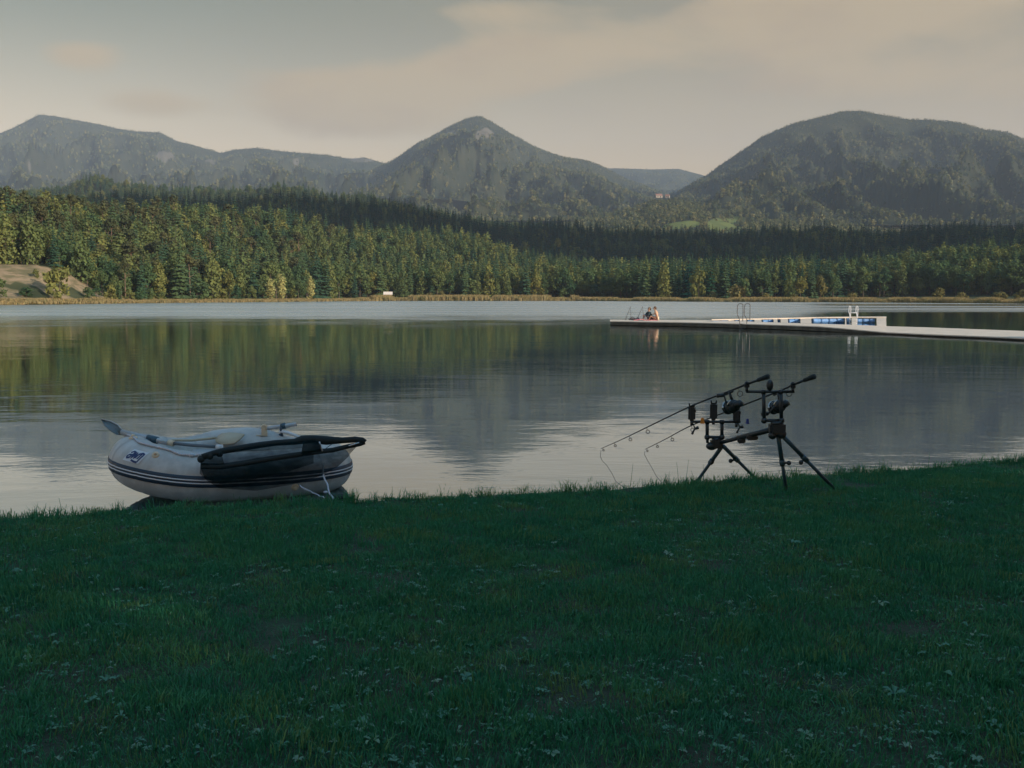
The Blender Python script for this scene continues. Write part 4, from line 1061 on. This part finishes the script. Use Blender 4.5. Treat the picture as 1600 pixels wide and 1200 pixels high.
def leg(top_, kx, foot, knob):
    def fn(b):
        mid = top_.lerp(foot, kx); b.tube([top_, mid], .020, 10); b.tube([mid - (foot - top_) * .02, foot], .016, 10); b.tube([mid - (foot - top_) * .05, mid + (foot - top_) * .04], .025, 10)
    o = part('leg', M['leg'], fn)
    mid = top_.lerp(foot, kx); mb = MB(); mb.tube([mid, mid + knob], [.012, .010], 8); mb.ball(mid + knob * 1.1, .022, 8, 6); mb.build('clamp_knob', M['blackm'], o)
fg = lambda u, v, z=.16: atZ(u, v, z)
leg(P_(1127, 699, YF), .42, fg(1090, 751, .13), Vector((.0, -.03, .0)))
leg(P_(1130, 697, YF), .40, fg(1180, 747, .13), Vector((-.055, -.02, -.01)))
leg(P_(1215, 676, YR), .50, fg(1229, 768), Vector((.05, -.02, .0)))
leg(P_(1222, 680, YR), .42, fg(1304, 764), Vector((-.035, -.02, -.03)))
def buzz(us, vbar, ylow, vlow, Y, x0, x1, drop=None):
    def fn(b):
        b.tube([P_(x0, vbar, Y), P_(x1, vbar, Y)], .0125, 8)
        for u in us:
            b.tube([P_(u, vbar, Y), P_(u + (1 if Y == YR else 0), vlow, Y)], .017, 8); b.ball(P_(u + (1 if Y == YR else 0), vlow, Y), .028, 10, 8); b.tube([P_(u, vbar - 3, Y), P_(u, vbar + 3, Y)], .022, 8)
        b.tube([P_(us[0], vlow, Y), P_(us[-1], vlow, Y)], .014, 8)
    return fn
part('buzzer_bar', M['blackm'], buzz((1105, 1128), 659, 0, 683, YF, 1080, 1157))
part('stabiliser', M['blackm'], lambda b: b.tube([P_(1105, 683, YF), P_(1105.5, 692, YF)], .014, 8))
part('buzzer_bar', M['blackm'], buzz((1193, 1220), 612, 0, 657, YR, 1166, 1241))
def rest(b, u, v0, v1):
    b.tube([P_(u, v0, YR), P_(u - .5, v1 + 4, YR)], .013, 8); b.box(P_(u, v1 + 2, YR), (.045, .03, .045), None, .01); b.torus(P_(u, v1 - 1, YR), (.4, -1, .3), .018, .008, 12, 6)
part('rod_rest', M['blackm'], lambda b: rest(b, 1167, 612, 601)); part('rod_rest', M['blackm'], lambda b: rest(b, 1239, 612, 602))
part('rod_rest', M['blackm'], lambda b: (b.ball(P_(1203, 602, YR), .034, 10, 8, (.95, .8, 1.5)), b.tube([P_(1203, 604, YR), P_(1203, 612, YR)], .012, 8)))
part('isotope_clip', M['orange'], lambda b: (b.box(P_(1097.5, 656.5, YF - .02), (.032, .02, .045), None, .006), b.box(P_(1097.5, 660.5, YF - .02), (.045, .02, .018), None, .005)))
for (u, v, hh) in ((1081, 646, .145), (1115, 643, .165), (1151, 650, .13)):
    c = P_(u, v, YF)
    part('bite_alarm', M['blackm'], lambda b: (b.box(c, (.068, .034, hh), None, .015), b.tube([c - Vector((0, 0, hh / 2)), c - Vector((0, 0, hh / 2 + .04))], .014, 8),
         b.tube([c + Vector((-.02, 0, hh / 2 - .01)), c + Vector((-.026, 0, hh / 2 + .025))], .008, 6), b.tube([c + Vector((.02, 0, hh / 2 - .01)), c + Vector((.026, 0, hh / 2 + .025))], .008, 6)))
for (u, v) in ((1081, 662), (1151, 660)):
    part('bite_indicator', M['carbon'], lambda b: (b.tube([P_(u + 2, v, YF), P_(u + 5, v + 8, YF - .02)], .006, 6), b.tube([P_(u + 5, v + 8, YF - .02), P_(u + 10, v + 6, YF - .04)], [.012, .016], 8), b.tube([P_(u + 4, v + 9, YF - .02), P_(u + 1, v + 15, YF - .02)], .009, 8), b.ball(P_(u + 1, v + 15, YF - .02), .013, 8, 6)))
part('line_clip', M['bluep'], lambda b: (b.box(P_(1168, 658, YR + .3), (.022, .02, .045), None, .005), b.box(P_(1168, 661, YR + .3), (.034, .02, .018), None, .005)))

def fishing_rod(pts, reel_at, label, handle_side):
    P = [P_(*p) for p in pts]; t = empty('fishing_rod', P[1], label, 'fishing rod', 'fishing rods on the pod')
    n = len(P); fine = wavy(P, 8, 0)
    m = len(fine); MB().tube(fine[m // (n - 1):], [.0125 - .0095 * (k / (m - m // (n - 1))) ** .8 for k in range(m - m // (n - 1))], 8).build('blank', M['carbon'], t)
    MB().tube([P[0].lerp(P[1], .45), P[1]], .012, 8).build('handle', M['carbon'], t)
    gr_ = MB(); gr_.tube([P[0], P[0].lerp(P[1], .06), P[0].lerp(P[1], .48)], [.022, .024, .017], 10); gr_.build('butt_grip', M['black'], t)
    # guides hang below the blank
    d = (P[-1] - P[2]).normalized()
    for f, r_ in ((.30, .024), (.50, .021), (.67, .018), (.80, .015), (.91, .012), (.995, .009)):
        i = int(f * (m - 1)); c = fine[i]; down = Vector((.35, 0, -1)).normalized(); cc_ = c + down * (r_ * 2.0 + .010)
        mb = MB(); mb.torus(cc_, (d * .35 + Vector((.0, -1, 0.1))).normalized(), r_, .0042, 14, 5); mb.tube([c, cc_ - down * r_], .0028, 5); mb.build('line_guide', M['steel'], t)
    # reel below the seat
    c0 = P_(*reel_at); u_ = c0 - Vector((0, 0, 0)); seat = min(fine, key=lambda q: (q - c0).length)
    rl = MB(); rl.tube([seat, seat.lerp(c0, .6)], .013, 8); rl.tube([seat + d * .06 - Vector((0, 0, .016)), seat - d * .06 - Vector((0, 0, .016))], .010, 8); rl.ball(c0, .058, 14, 10, (.95, .9, 1.0)); rl.tube([c0, c0 - d * .09], [.045, .03], 12)
    ro = rl.build('reel', M['blackm'], t)
    sp_ = MB(); a = c0 + d * .035; sp_.tube([a, a + d * .012, a + d * .014, a + d * .06, a + d * .062, a + d * .075], [.060, .060, .044, .044, .056, .054], 18); sp_.build('spool', M['carbon'], ro)
    ba = MB(); e = a + d * .03; rg = Vector((1, .2, 0)).normalized(); arc = [e + (rg * math.cos(q) + Vector((0, 0, 1)) * math.sin(q)) * .066 + d * .03 * math.sin(q) for q in [k * math.pi / 10 for k in range(11)]]
    ba.tube(arc, .006, 6); [ba.tube([c0 + Vector((math.cos(q) * .072, -.05, math.sin(q) * .066)) for q in [q0 + k * .22 for k in range(5)]], .0075, 6) for q0 in (.15, 2.15)]; ba.ball(arc[0], .014, 8, 6); ba.ball(arc[-1], .014, 8, 6); ba.build('bail_arm', M['chrome'], ro)
    cr = MB(); hx = handle_side; cr.tube([c0, c0 + hx[0], c0 + hx[1]], [.012, .009, .008], 8); cr.tube([c0 + hx[1], c0 + hx[2]], [.016, .019], 10); cr.build('crank', M['blackm'], ro)
    # line from the tip down to the bank
    return t, P
t1, P1 = fishing_rod([(1201, 588, 8.62), (1167, 600, 8.80), (1145, 609, 8.95), (1081, 634, 9.35), (1010, 668, 10.05), (975, 685, 10.55), (939, 701, 11.05)], (1147, 634, 8.93),
    'left fishing rod on the pod, reaching farthest left over the water', (Vector((-.07, -.02, .01)), Vector((-.10, -.03, .10)), Vector((-.165, -.04, .095))))
t2, P2 = fishing_rod([(1273, 588, 8.62), (1239, 601, 8.80), (1222, 609, 8.95), (1151, 637, 9.35), (1080, 665, 10.05), (1040, 686, 10.55), (1008, 702, 11.05)], (1219, 634, 8.93),
    'right fishing rod on the pod, its butt sticking out at the right', (Vector((-.06, -.02, -.01)), Vector((-.115, -.03, -.07)), Vector((-.175, -.04, -.068))))
for t, P, pl in ((t1, P1, [(938, 713), (941, 720), (948, 727), (957, 741), (962, 752), (975, 762)]), (t2, P2, [(1007, 710), (1012, 720), (1018, 730), (1025, 743), (1032, 752)])):
    mb = MB(); mb.tube([P[-1] - Vector((0, 0, .02))] + [atY(u, v, 11.0 - .28 * i) for i, (u, v) in enumerate(pl)], .0028, 5); mb.build('fishing_line', M['carbon'], t)

# ------------------------------------------------------------------ floating dock
ZT = .30
def dz_(u): return ZT if u <= 1280 else max(.12, ZT - (u - 1280) / 105 * .18)
def sloping(name, near, far, t0, t1, m, parent):
    top = [[atZ(u, v, dz_(u)) for u, v in row] for row in (near, far)]; n = len(near); vs = []
    for row in top: vs += [(p.x, p.y, p.z - t0) for p in row] + [(p.x, p.y, max(p.z - t1, .01)) for p in row]
    fs = []
    for i in range(n - 1):
        fs += [(i, i + 1, 2 * n + i + 1, 2 * n + i), (n + i, 3 * n + i, 3 * n + i + 1, n + i + 1), (i, n + i, n + i + 1, i + 1), (2 * n + i, 2 * n + i + 1, 3 * n + i + 1, 3 * n + i)]
    fs += [(0, 2 * n, 3 * n, n), (n - 1, 2 * n - 1, 4 * n - 1, 3 * n - 1)]
    mb = MB(); mb.add(vs, fs, False); return mb.build(name, m, parent)
def quadrow(name, near, far, z0, z1, m, parent):
    out = [atZ(u, v, z1) for u, v in near] + [atZ(u, v, z1) for u, v in reversed(far)]
    mb = MB(); mb.slab([(p.x, p.y) for p in out], z0, z1); return mb.build(name, m, parent)
dk = empty('floating_dock', atZ(1250, 508, 0), 'long pale floating dock reaching across the lake from the right', 'dock')
near = [(953, 501.6), (1060, 503.3), (1120, 504.6), (1200, 507.0), (1280, 509.8), (1330, 514), (1385, 519), (1450, 522), (1530, 525), (1640, 530)]
farr = [(953, 499.3), (1060, 500.0), (1112, 500.4), (1200, 503.3), (1280, 506), (1330, 507.3), (1385, 509.6), (1450, 511.5), (1530, 514.5), (1640, 518.5)]
sloping('deck', near, farr, 0, .05, M['planks'], dk)
inn = [(u + 1, v - .25) for u, v in near]; inf = [(u + 1, v + .15) for u, v in farr]
sloping('fascia', inn, inf, .052, .27, M['plank_side'], dk)
# far arm carried on blue floats, joined by cross walkways
fa = [(1112, 499.3), (1200, 497.6), (1275, 496.0), (1330, 495.6), (1385, 495.8)]; fb = [(1112, 498.6), (1200, 496.9), (1275, 495.2), (1330, 494.6), (1385, 494.4)]
arm = empty('swimming_pontoon', atZ(1290, 500, 0), 'pale rear arm of the dock carried on blue floats', 'pontoon')
ZP = .42
quadrow('deck', fa, fb, ZP - .06, ZP, M['planks'], arm)
def arm_front(u): return atZ(u, interp(fa, u), ZP)
for k, (u0, u1, n) in enumerate([(1113, 1138, 2), (1148, 1155, 1), (1168, 1178, 1), (1191, 1208, 2), (1216, 1219, 1), (1232, 1250, 2), (1270, 1320, 4), (1323, 1330, 1), (1339, 1369, 3)]):
    for j in range(n):
        a_, b_ = arm_front(u0 + (u1 - u0) * j / n), arm_front(u0 + (u1 - u0) * (j + 1) / n); d = (b_ - a_); L = d.length; d.normalize(); bk = Vector((0, 1, 0))
        c0, c1 = a_ + d * L * .03 + bk * .22, b_ - d * L * .03 + bk * .22; c0.z = c1.z = .175; r_ = .185
        mb = MB(); mb.tube([c0, c0 + d * L * .04, c0 + d * L * .12, c0 + d * L * .46, c0 + d * L * .48, c1 - d * L * .12, c1 - d * L * .04, c1], [r_ * .7, r_ * .93, r_, r_, r_ * .95, r_, r_ * .93, r_ * .7], 14)
        mb.build('float_barrel', M['barrel'], arm)
def cross(u0, u1, parent=arm):
    """a walkway between the arms, seen end-on"""
    def nf(u): return atZ(u, interp(farr, u) + .3, dz_(u))
    mb = MB(); a_, b_ = nf(u0), nf(u1); c_, d_ = arm_front(u1), arm_front(u0)
    vs = [Vector((a_.x, a_.y, a_.z + .006)), Vector((b_.x, b_.y, b_.z + .006)), Vector((c_.x, c_.y + .05, ZP - .062)), Vector((d_.x, d_.y + .05, ZP - .062))]
    vs += [v - Vector((0, 0, .2)) for v in vs]
    mb.add(vs, [(0, 1, 2, 3), (7, 6, 5, 4), (0, 4, 5, 1), (1, 5, 6, 2), (2, 6, 7, 3), (3, 7, 4, 0)], False); mb.build('cross_walkway', M['planks'], parent)
for u0, u1 in ((1138.5, 1147.5), (1156, 1166.5), (1179, 1190), (1209, 1215), (1220, 1231.5), (1251, 1268), (1320.6, 1322.6), (1331, 1338.5), (1370, 1385)): cross(u0, u1)
# ladders
def hoop_ladder(u0, u1, vt, vb, Y, m, label, w=.55, rungs=0, r_=.024, depth=.5):
    L0 = atY((u0 + u1) / 2, vb, Y); t = empty('pool_ladder', L0, label, 'ladder', 'bathing ladders on the dock')
    for u in (u0, u1):
        a_ = atY(u, vb, Y); top_z = atY(u, vt, Y).z; mb = MB()
        pts_ = [a_ + Vector((w, 0, -.05)), Vector((a_.x + w, Y, top_z - .12)), Vector((a_.x + w * .8, Y, top_z - .02)), Vector((a_.x + w * .4, Y, top_z)), Vector((a_.x + w * .12, Y, top_z - .05)), Vector((a_.x, Y, top_z - .2)), Vector((a_.x, Y, a_.z + .35)), Vector((a_.x + w * .35, Y - .1, a_.z + .05)), Vector((a_.x + w * .45, Y - .12, -.5))]
        mb.tube(wavy(pts_, 4, 0), r_, 7); mb.build('rail', m, t)
    for k in range(2):
        p, q = atY(u0, vb, Y) + Vector((w * .4, -.12, -.2 - .25 * k)), atY(u1, vb, Y) + Vector((w * .4, -.12, -.2 - .25 * k)); MB().tube([p, q], r_, 7).build('rung', m, t)
    if rungs: p, q = atY(u0 + 2, (vt * .4 + vb * .6), Y), atY(u1 + 2, (vt * .4 + vb * .6), Y); MB().tube([p, q], r_, 7).build('rung', m, t)
hoop_ladder(1152, 1163, 474.5, 501, 60.5, M['steel'], 'dark hooped bathing ladder in the middle of the dock', .33, 0, .024)
hoop_ladder(1326, 1337, 478.5, 495.5, 70.0, M['white'], 'white hooped bathing ladder behind the blue floats', .13, 1, .028)
t = empty('pool_ladder', atY(985, 499.5, 68), 'slanted thin bathing ladder left of the seated couple', 'ladder', 'bathing ladders on the dock')
for (u0, v0, u1, v1, u2) in ((977, 499, 985, 479, 986), (996, 497, 1004, 479, 1005.5)):
    mb = MB(); mb.tube([atY(u0, v0 + 1, 68), atY(u1, v1, 68), atY(u2, v0 + 1, 68.2)], .022, 7); mb.build('rail', M['steel'], t)
MB().tube([atY(981, 489, 68), atY(1000, 489, 68)], .008, 6).build('rung', M['steel'], t)

# ------------------------------------------------------------------ the couple sitting on the dock
def skin_mesh(name, nodes, edges, m, parent, sub=2):
    """nodes: list of (x,y,z,r) local; skin-modified continuous body"""
    me = bpy.data.meshes.new(name); me.from_pydata([n[:3] for n in nodes], edges, []); o = bpy.data.objects.new(name, me); link(o, parent); me.materials.append(m)
    bm = bmesh.new(); bm.from_mesh(me); bm.verts.layers.skin.verify(); bm.to_mesh(me); bm.free()
    for i, n in enumerate(nodes):
        sv = me.skin_vertices[0].data[i]; rx = n[3]; ry = n[4] if len(n) > 4 else n[3]; sv.radius = (rx, ry); sv.use_root = (i == 0)
    md = o.modifiers.new('skin', 'SKIN'); md.use_smooth_shade = True
    if sub: s_ = o.modifiers.new('sub', 'SUBSURF'); s_.levels = sub; s_.render_levels = sub
    return o
def person(loc, rot, label, J, skinm, hairm, clothes):
    """J: joint dictionary in local metres, person facing -x, sitting"""
    t = empty('person', loc, label, 'person'); t.rotation_euler = (0, 0, rot)
    nodes, edges, idx = [], [], {}
    def add(nm, p, r_, par=None):
        idx[nm] = len(nodes); nodes.append((*p, *(r_ if isinstance(r_, tuple) else (r_, r_))))
        if par: edges.append((idx[par], idx[nm]))
    add('pelvis', J['pelvis'], (.16, .13)); add('waist', J['waist'], (.14, .11), 'pelvis'); add('chest', J['chest'], (.17, .12), 'waist'); add('collar', J['collar'], (.10, .08), 'chest')
    add('neck', J['neck'], .055, 'collar'); add('jaw', J['jaw'], (.068, .075), 'neck'); add('skull', J['skull'], (.082, .098), 'jaw'); add('crown', J['crown'], (.06, .07), 'skull')
    for s in ('l', 'r'):
        add('sh' + s, J['sh' + s], .065, 'collar'); add('el' + s, J['el' + s], .043, 'sh' + s); add('wr' + s, J['wr' + s], .027, 'el' + s); add('pa' + s, J['pa' + s], (.038, .022), 'wr' + s)
        d = (Vector(J['pa' + s]) - Vector(J['wr' + s])).normalized(); sd = d.cross(Vector((0, 0, 1))); sd = sd.normalized() if sd.length > .1 else Vector((0, 1, 0))
        for k, (o_, l_) in enumerate(((-.030, .075), (-.010, .085), (.010, .08), (.030, .065))):
            b = Vector(J['pa' + s]) + sd * o_ + d * .03; add('fa%s%d' % (s, k), b, .009, 'pa' + s); add('fb%s%d' % (s, k), b + d * l_ * .5, .008, 'fa%s%d' % (s, k)); add('fc%s%d' % (s, k), b + d * l_ * .85 - Vector((0, 0, .02)), .007, 'fb%s%d' % (s, k))
        th_ = Vector(J['wr' + s]).lerp(Vector(J['pa' + s]), .4) + sd * .035; add('ta' + s, th_, .011, 'wr' + s); add('tb' + s, th_ + sd * .02 + d * .04, .009, 'ta' + s)
        add('hip' + s, J['hip' + s], .085, 'pelvis'); add('kn' + s, J['kn' + s], .056, 'hip' + s); add('an' + s, J['an' + s], .038, 'kn' + s); add('toe' + s, J['toe' + s], (.04, .03), 'an' + s)
    body = skin_mesh('body', nodes, edges, skinm, t)
    sk = Vector(J['skull']); fw = (Vector(J['face']) - sk).normalized(); w0 = sk + t.location * 0
    def local(mbf, name, m):
        mb = MB(); mbf(mb); me = bpy.data.meshes.new(name); me.from_pydata([tuple(v) for v in mb.v], [], mb.f); me.materials.append(m)
        me.polygons.foreach_set('use_smooth', [True] * len(me.polygons)); o = bpy.data.objects.new(name, me); link(o, t); return o
    side = fw.cross(Vector((0, 0, 1))).normalized()
    local(lambda b: (b.ball(sk - fw * .028 + Vector((0, 0, .035)), .105, 16, 10, (1.0, .95, 1.0)), b.ball(sk - fw * .07 - Vector((0, 0, .03)), .075, 12, 8, (1, 1, 1.1))), 'hair', hairm)
    local(lambda b: (b.ball(sk + fw * .10 - Vector((0, 0, .015)), .016, 8, 6, (1.3, .8, 1.3)), b.ball(sk + side * .085, .022, 8, 6, (1, .5, 1.4)), b.ball(sk - side * .085, .022, 8, 6, (1, .5, 1.4))), 'nose_and_ears', skinm)
    local(lambda b: (b.ball(sk + fw * .088 + side * .03 + Vector((0, 0, .012)), .011, 8, 6), b.ball(sk + fw * .088 - side * .03 + Vector((0, 0, .012)), .011, 8, 6), b.ball(sk + fw * .085 - Vector((0, 0, .055)), .018, 8, 6, (.5, 1.3, .35))), 'eyes_and_mouth', hairm)
    for nm, m, names, grow in clothes:
        nn = [nodes[idx[q]] for q in names if q in idx]; ii = {q: k for k, q in enumerate(names)}
        ee = [(ii[a_], ii[b_]) for a_, b_ in [(x, y) for x in names for y in names] if (idx[a_], idx[b_]) in edges]
        skin_mesh(nm, [(n[0], n[1], n[2], n[3] + grow, n[4] + grow) for n in nn], ee, m, t)
    return t
DZ = ZT
base1 = atZ(1015.5, 500.4, DZ); base2 = atZ(1025, 500.6, DZ)
J1 = dict(pelvis=(.0, 0, .13), waist=(-.03, 0, .30), chest=(-.10, 0, .47), collar=(-.14, 0, .56), neck=(-.13, 0, .63), jaw=(-.13, 0, .70), skull=(-.12, 0, .78), crown=(-.11, 0, .86), face=(-.22, 0, .76),
          shl=(-.14, -.17, .54), ell=(-.26, -.24, .34), wrl=(-.44, -.12, .33), pal=(-.52, -.07, .33), shr=(-.14, .17, .54), elr=(-.28, .24, .36), wrr=(-.46, .12, .34), par=(-.53, .07, .34),
          hipl=(-.03, -.10, .11), knl=(-.40, -.12, .36), anl=(-.60, -.11, .08), toel=(-.75, -.11, .04), hipr=(-.03, .10, .11), knr=(-.36, .13, .40), anr=(-.52, .12, .08), toer=(-.67, .12, .04))
person(base1 + Vector((.05, 0, 0)), .25, 'person in a dark jacket and grey trousers sitting hunched with knees up', J1, M['skin2'], M['hair2'],
       [('jacket', M['cloth_dark'], ['pelvis', 'waist', 'chest', 'collar', 'shl', 'ell', 'wrl', 'shr', 'elr', 'wrr'], .028), ('trousers', M['cloth_grey'], ['pelvis', 'hipl', 'knl', 'anl', 'hipr', 'knr', 'anr'], .016)])
J2 = dict(pelvis=(.02, 0, .13), waist=(.04, 0, .31), chest=(-.01, 0, .51), collar=(-.06, 0, .62), neck=(-.10, 0, .69), jaw=(-.13, 0, .75), skull=(-.14, 0, .83), crown=(-.13, 0, .91), face=(-.24, 0, .81),
          shl=(-.04, -.19, .59), ell=(.10, -.28, .34), wrl=(.16, -.26, .08), pal=(.20, -.27, .03), shr=(-.06, .19, .59), elr=(-.22, .22, .42), wrr=(-.40, .16, .42), par=(-.47, .12, .42),
          hipl=(-.02, -.11, .12), knl=(-.38, -.18, .30), anl=(-.48, -.12, .07), toel=(-.60, -.10, .04), hipr=(-.02, .11, .12), knr=(-.38, .18, .32), anr=(-.55, .14, .07), toer=(-.68, .12, .04))
person(base2 + Vector((.05, .1, 0)), -.35, 'bare-backed person with brown hair sitting close to the dark jacket', J2, M['skin'], M['hair'],
       [('shorts', M['cap'], ['pelvis', 'hipl', 'hipr'], .018)])
q = atZ(1007, 500.8, DZ); mb = MB(); n = 14; vs = []
for i in range(n + 1):
    for k in range(5): vs.append(Vector((q.x - .75 + 1.6 * i / n, q.y - .3 + .22 * k, DZ + .03 + .035 * abs(noise.noise(Vector((i * .6, k * .7, 3)))) + (.05 if 2 < i < 6 else 0))))
mb.add(vs, [(i * 5 + k, (i + 1) * 5 + k, (i + 1) * 5 + k + 1, i * 5 + k + 1) for i in range(n) for k in range(4)])
rim = MB(); rim.add([v - Vector((0, 0, .028)) for v in vs], [(i * 5 + k, (i + 1) * 5 + k, (i + 1) * 5 + k + 1, i * 5 + k + 1) for i in range(n) for k in range(4)])
mb.v += rim.v; base_n = len(vs); mb.f += [tuple(base_n + i for i in f) for f in rim.f]; mb.sm += rim.sm
edge = [i * 5 for i in range(n + 1)]; mb.f += [(edge[i], edge[i + 1], base_n + edge[i + 1], base_n + edge[i]) for i in range(n)]; mb.sm += [True] * n
o = mb.build('towel', M['pink'], None, q); tag(o, 'crumpled pink towel under the seated couple on the dock', 'towel')
q = atZ(988.5, 500.2, DZ); mb = MB(); mb.ball(q + Vector((0, 0, .09)), .16, 14, 8, (1.4, .9, .6)); mb.ball(q + Vector((-.18, 0, .06)), .09, 10, 7, (1.3, 1, .6)); mb.tube([q + Vector((-.1, 0, .15)), q + Vector((0, 0, .24)), q + Vector((.1, 0, .15))], .012, 6)
o = mb.build('bag', M['bagm'], None, q); tag(o, 'small grey bag lying on the left end of the dock', 'bag')
q = atZ(996.5, 500.2, DZ); mb = MB(); mb.ball(q + Vector((0, 0, .09)), .11, 12, 8, (1.1, .9, .9)); mb.ball(q + Vector((.08, .02, .05)), .07, 10, 7, (1.2, 1, .7)); mb.tube([q + Vector((-.04, 0, .17)), q + Vector((.0, 0, .22)), q + Vector((.05, 0, .17))], .01, 6)
o = mb.build('bag', M['cloth_grey'], None, q); tag(o, 'rounded olive bundle on the pink towel edge beside the couple', 'bag')

# ------------------------------------------------------------------ haze
hz = bpy.data.materials.new('haze'); hz.use_nodes = True; T = NT(hz.node_tree)
for n in list(T.n): T.n.remove(n)
pv = T.node('ShaderNodeVolumePrincipled'); pv.inputs['Color'].default_value = (.62, .76, .95, 1); pv.inputs['Density'].default_value = 1.15e-4; pv.inputs['Anisotropy'].default_value = 0.0
oo = T.node('ShaderNodeOutputMaterial'); T.l.new(pv.outputs[0], oo.inputs['Volume'])
mb = MB(); mb.slab([(-6500, -2900), (6500, -2900), (6500, 7200), (-6500, 7200)], -2.4, 1120)
o = mb.build('haze', hz); tag(o, 'thin pale evening haze filling the valley', 'haze', kind='stuff')
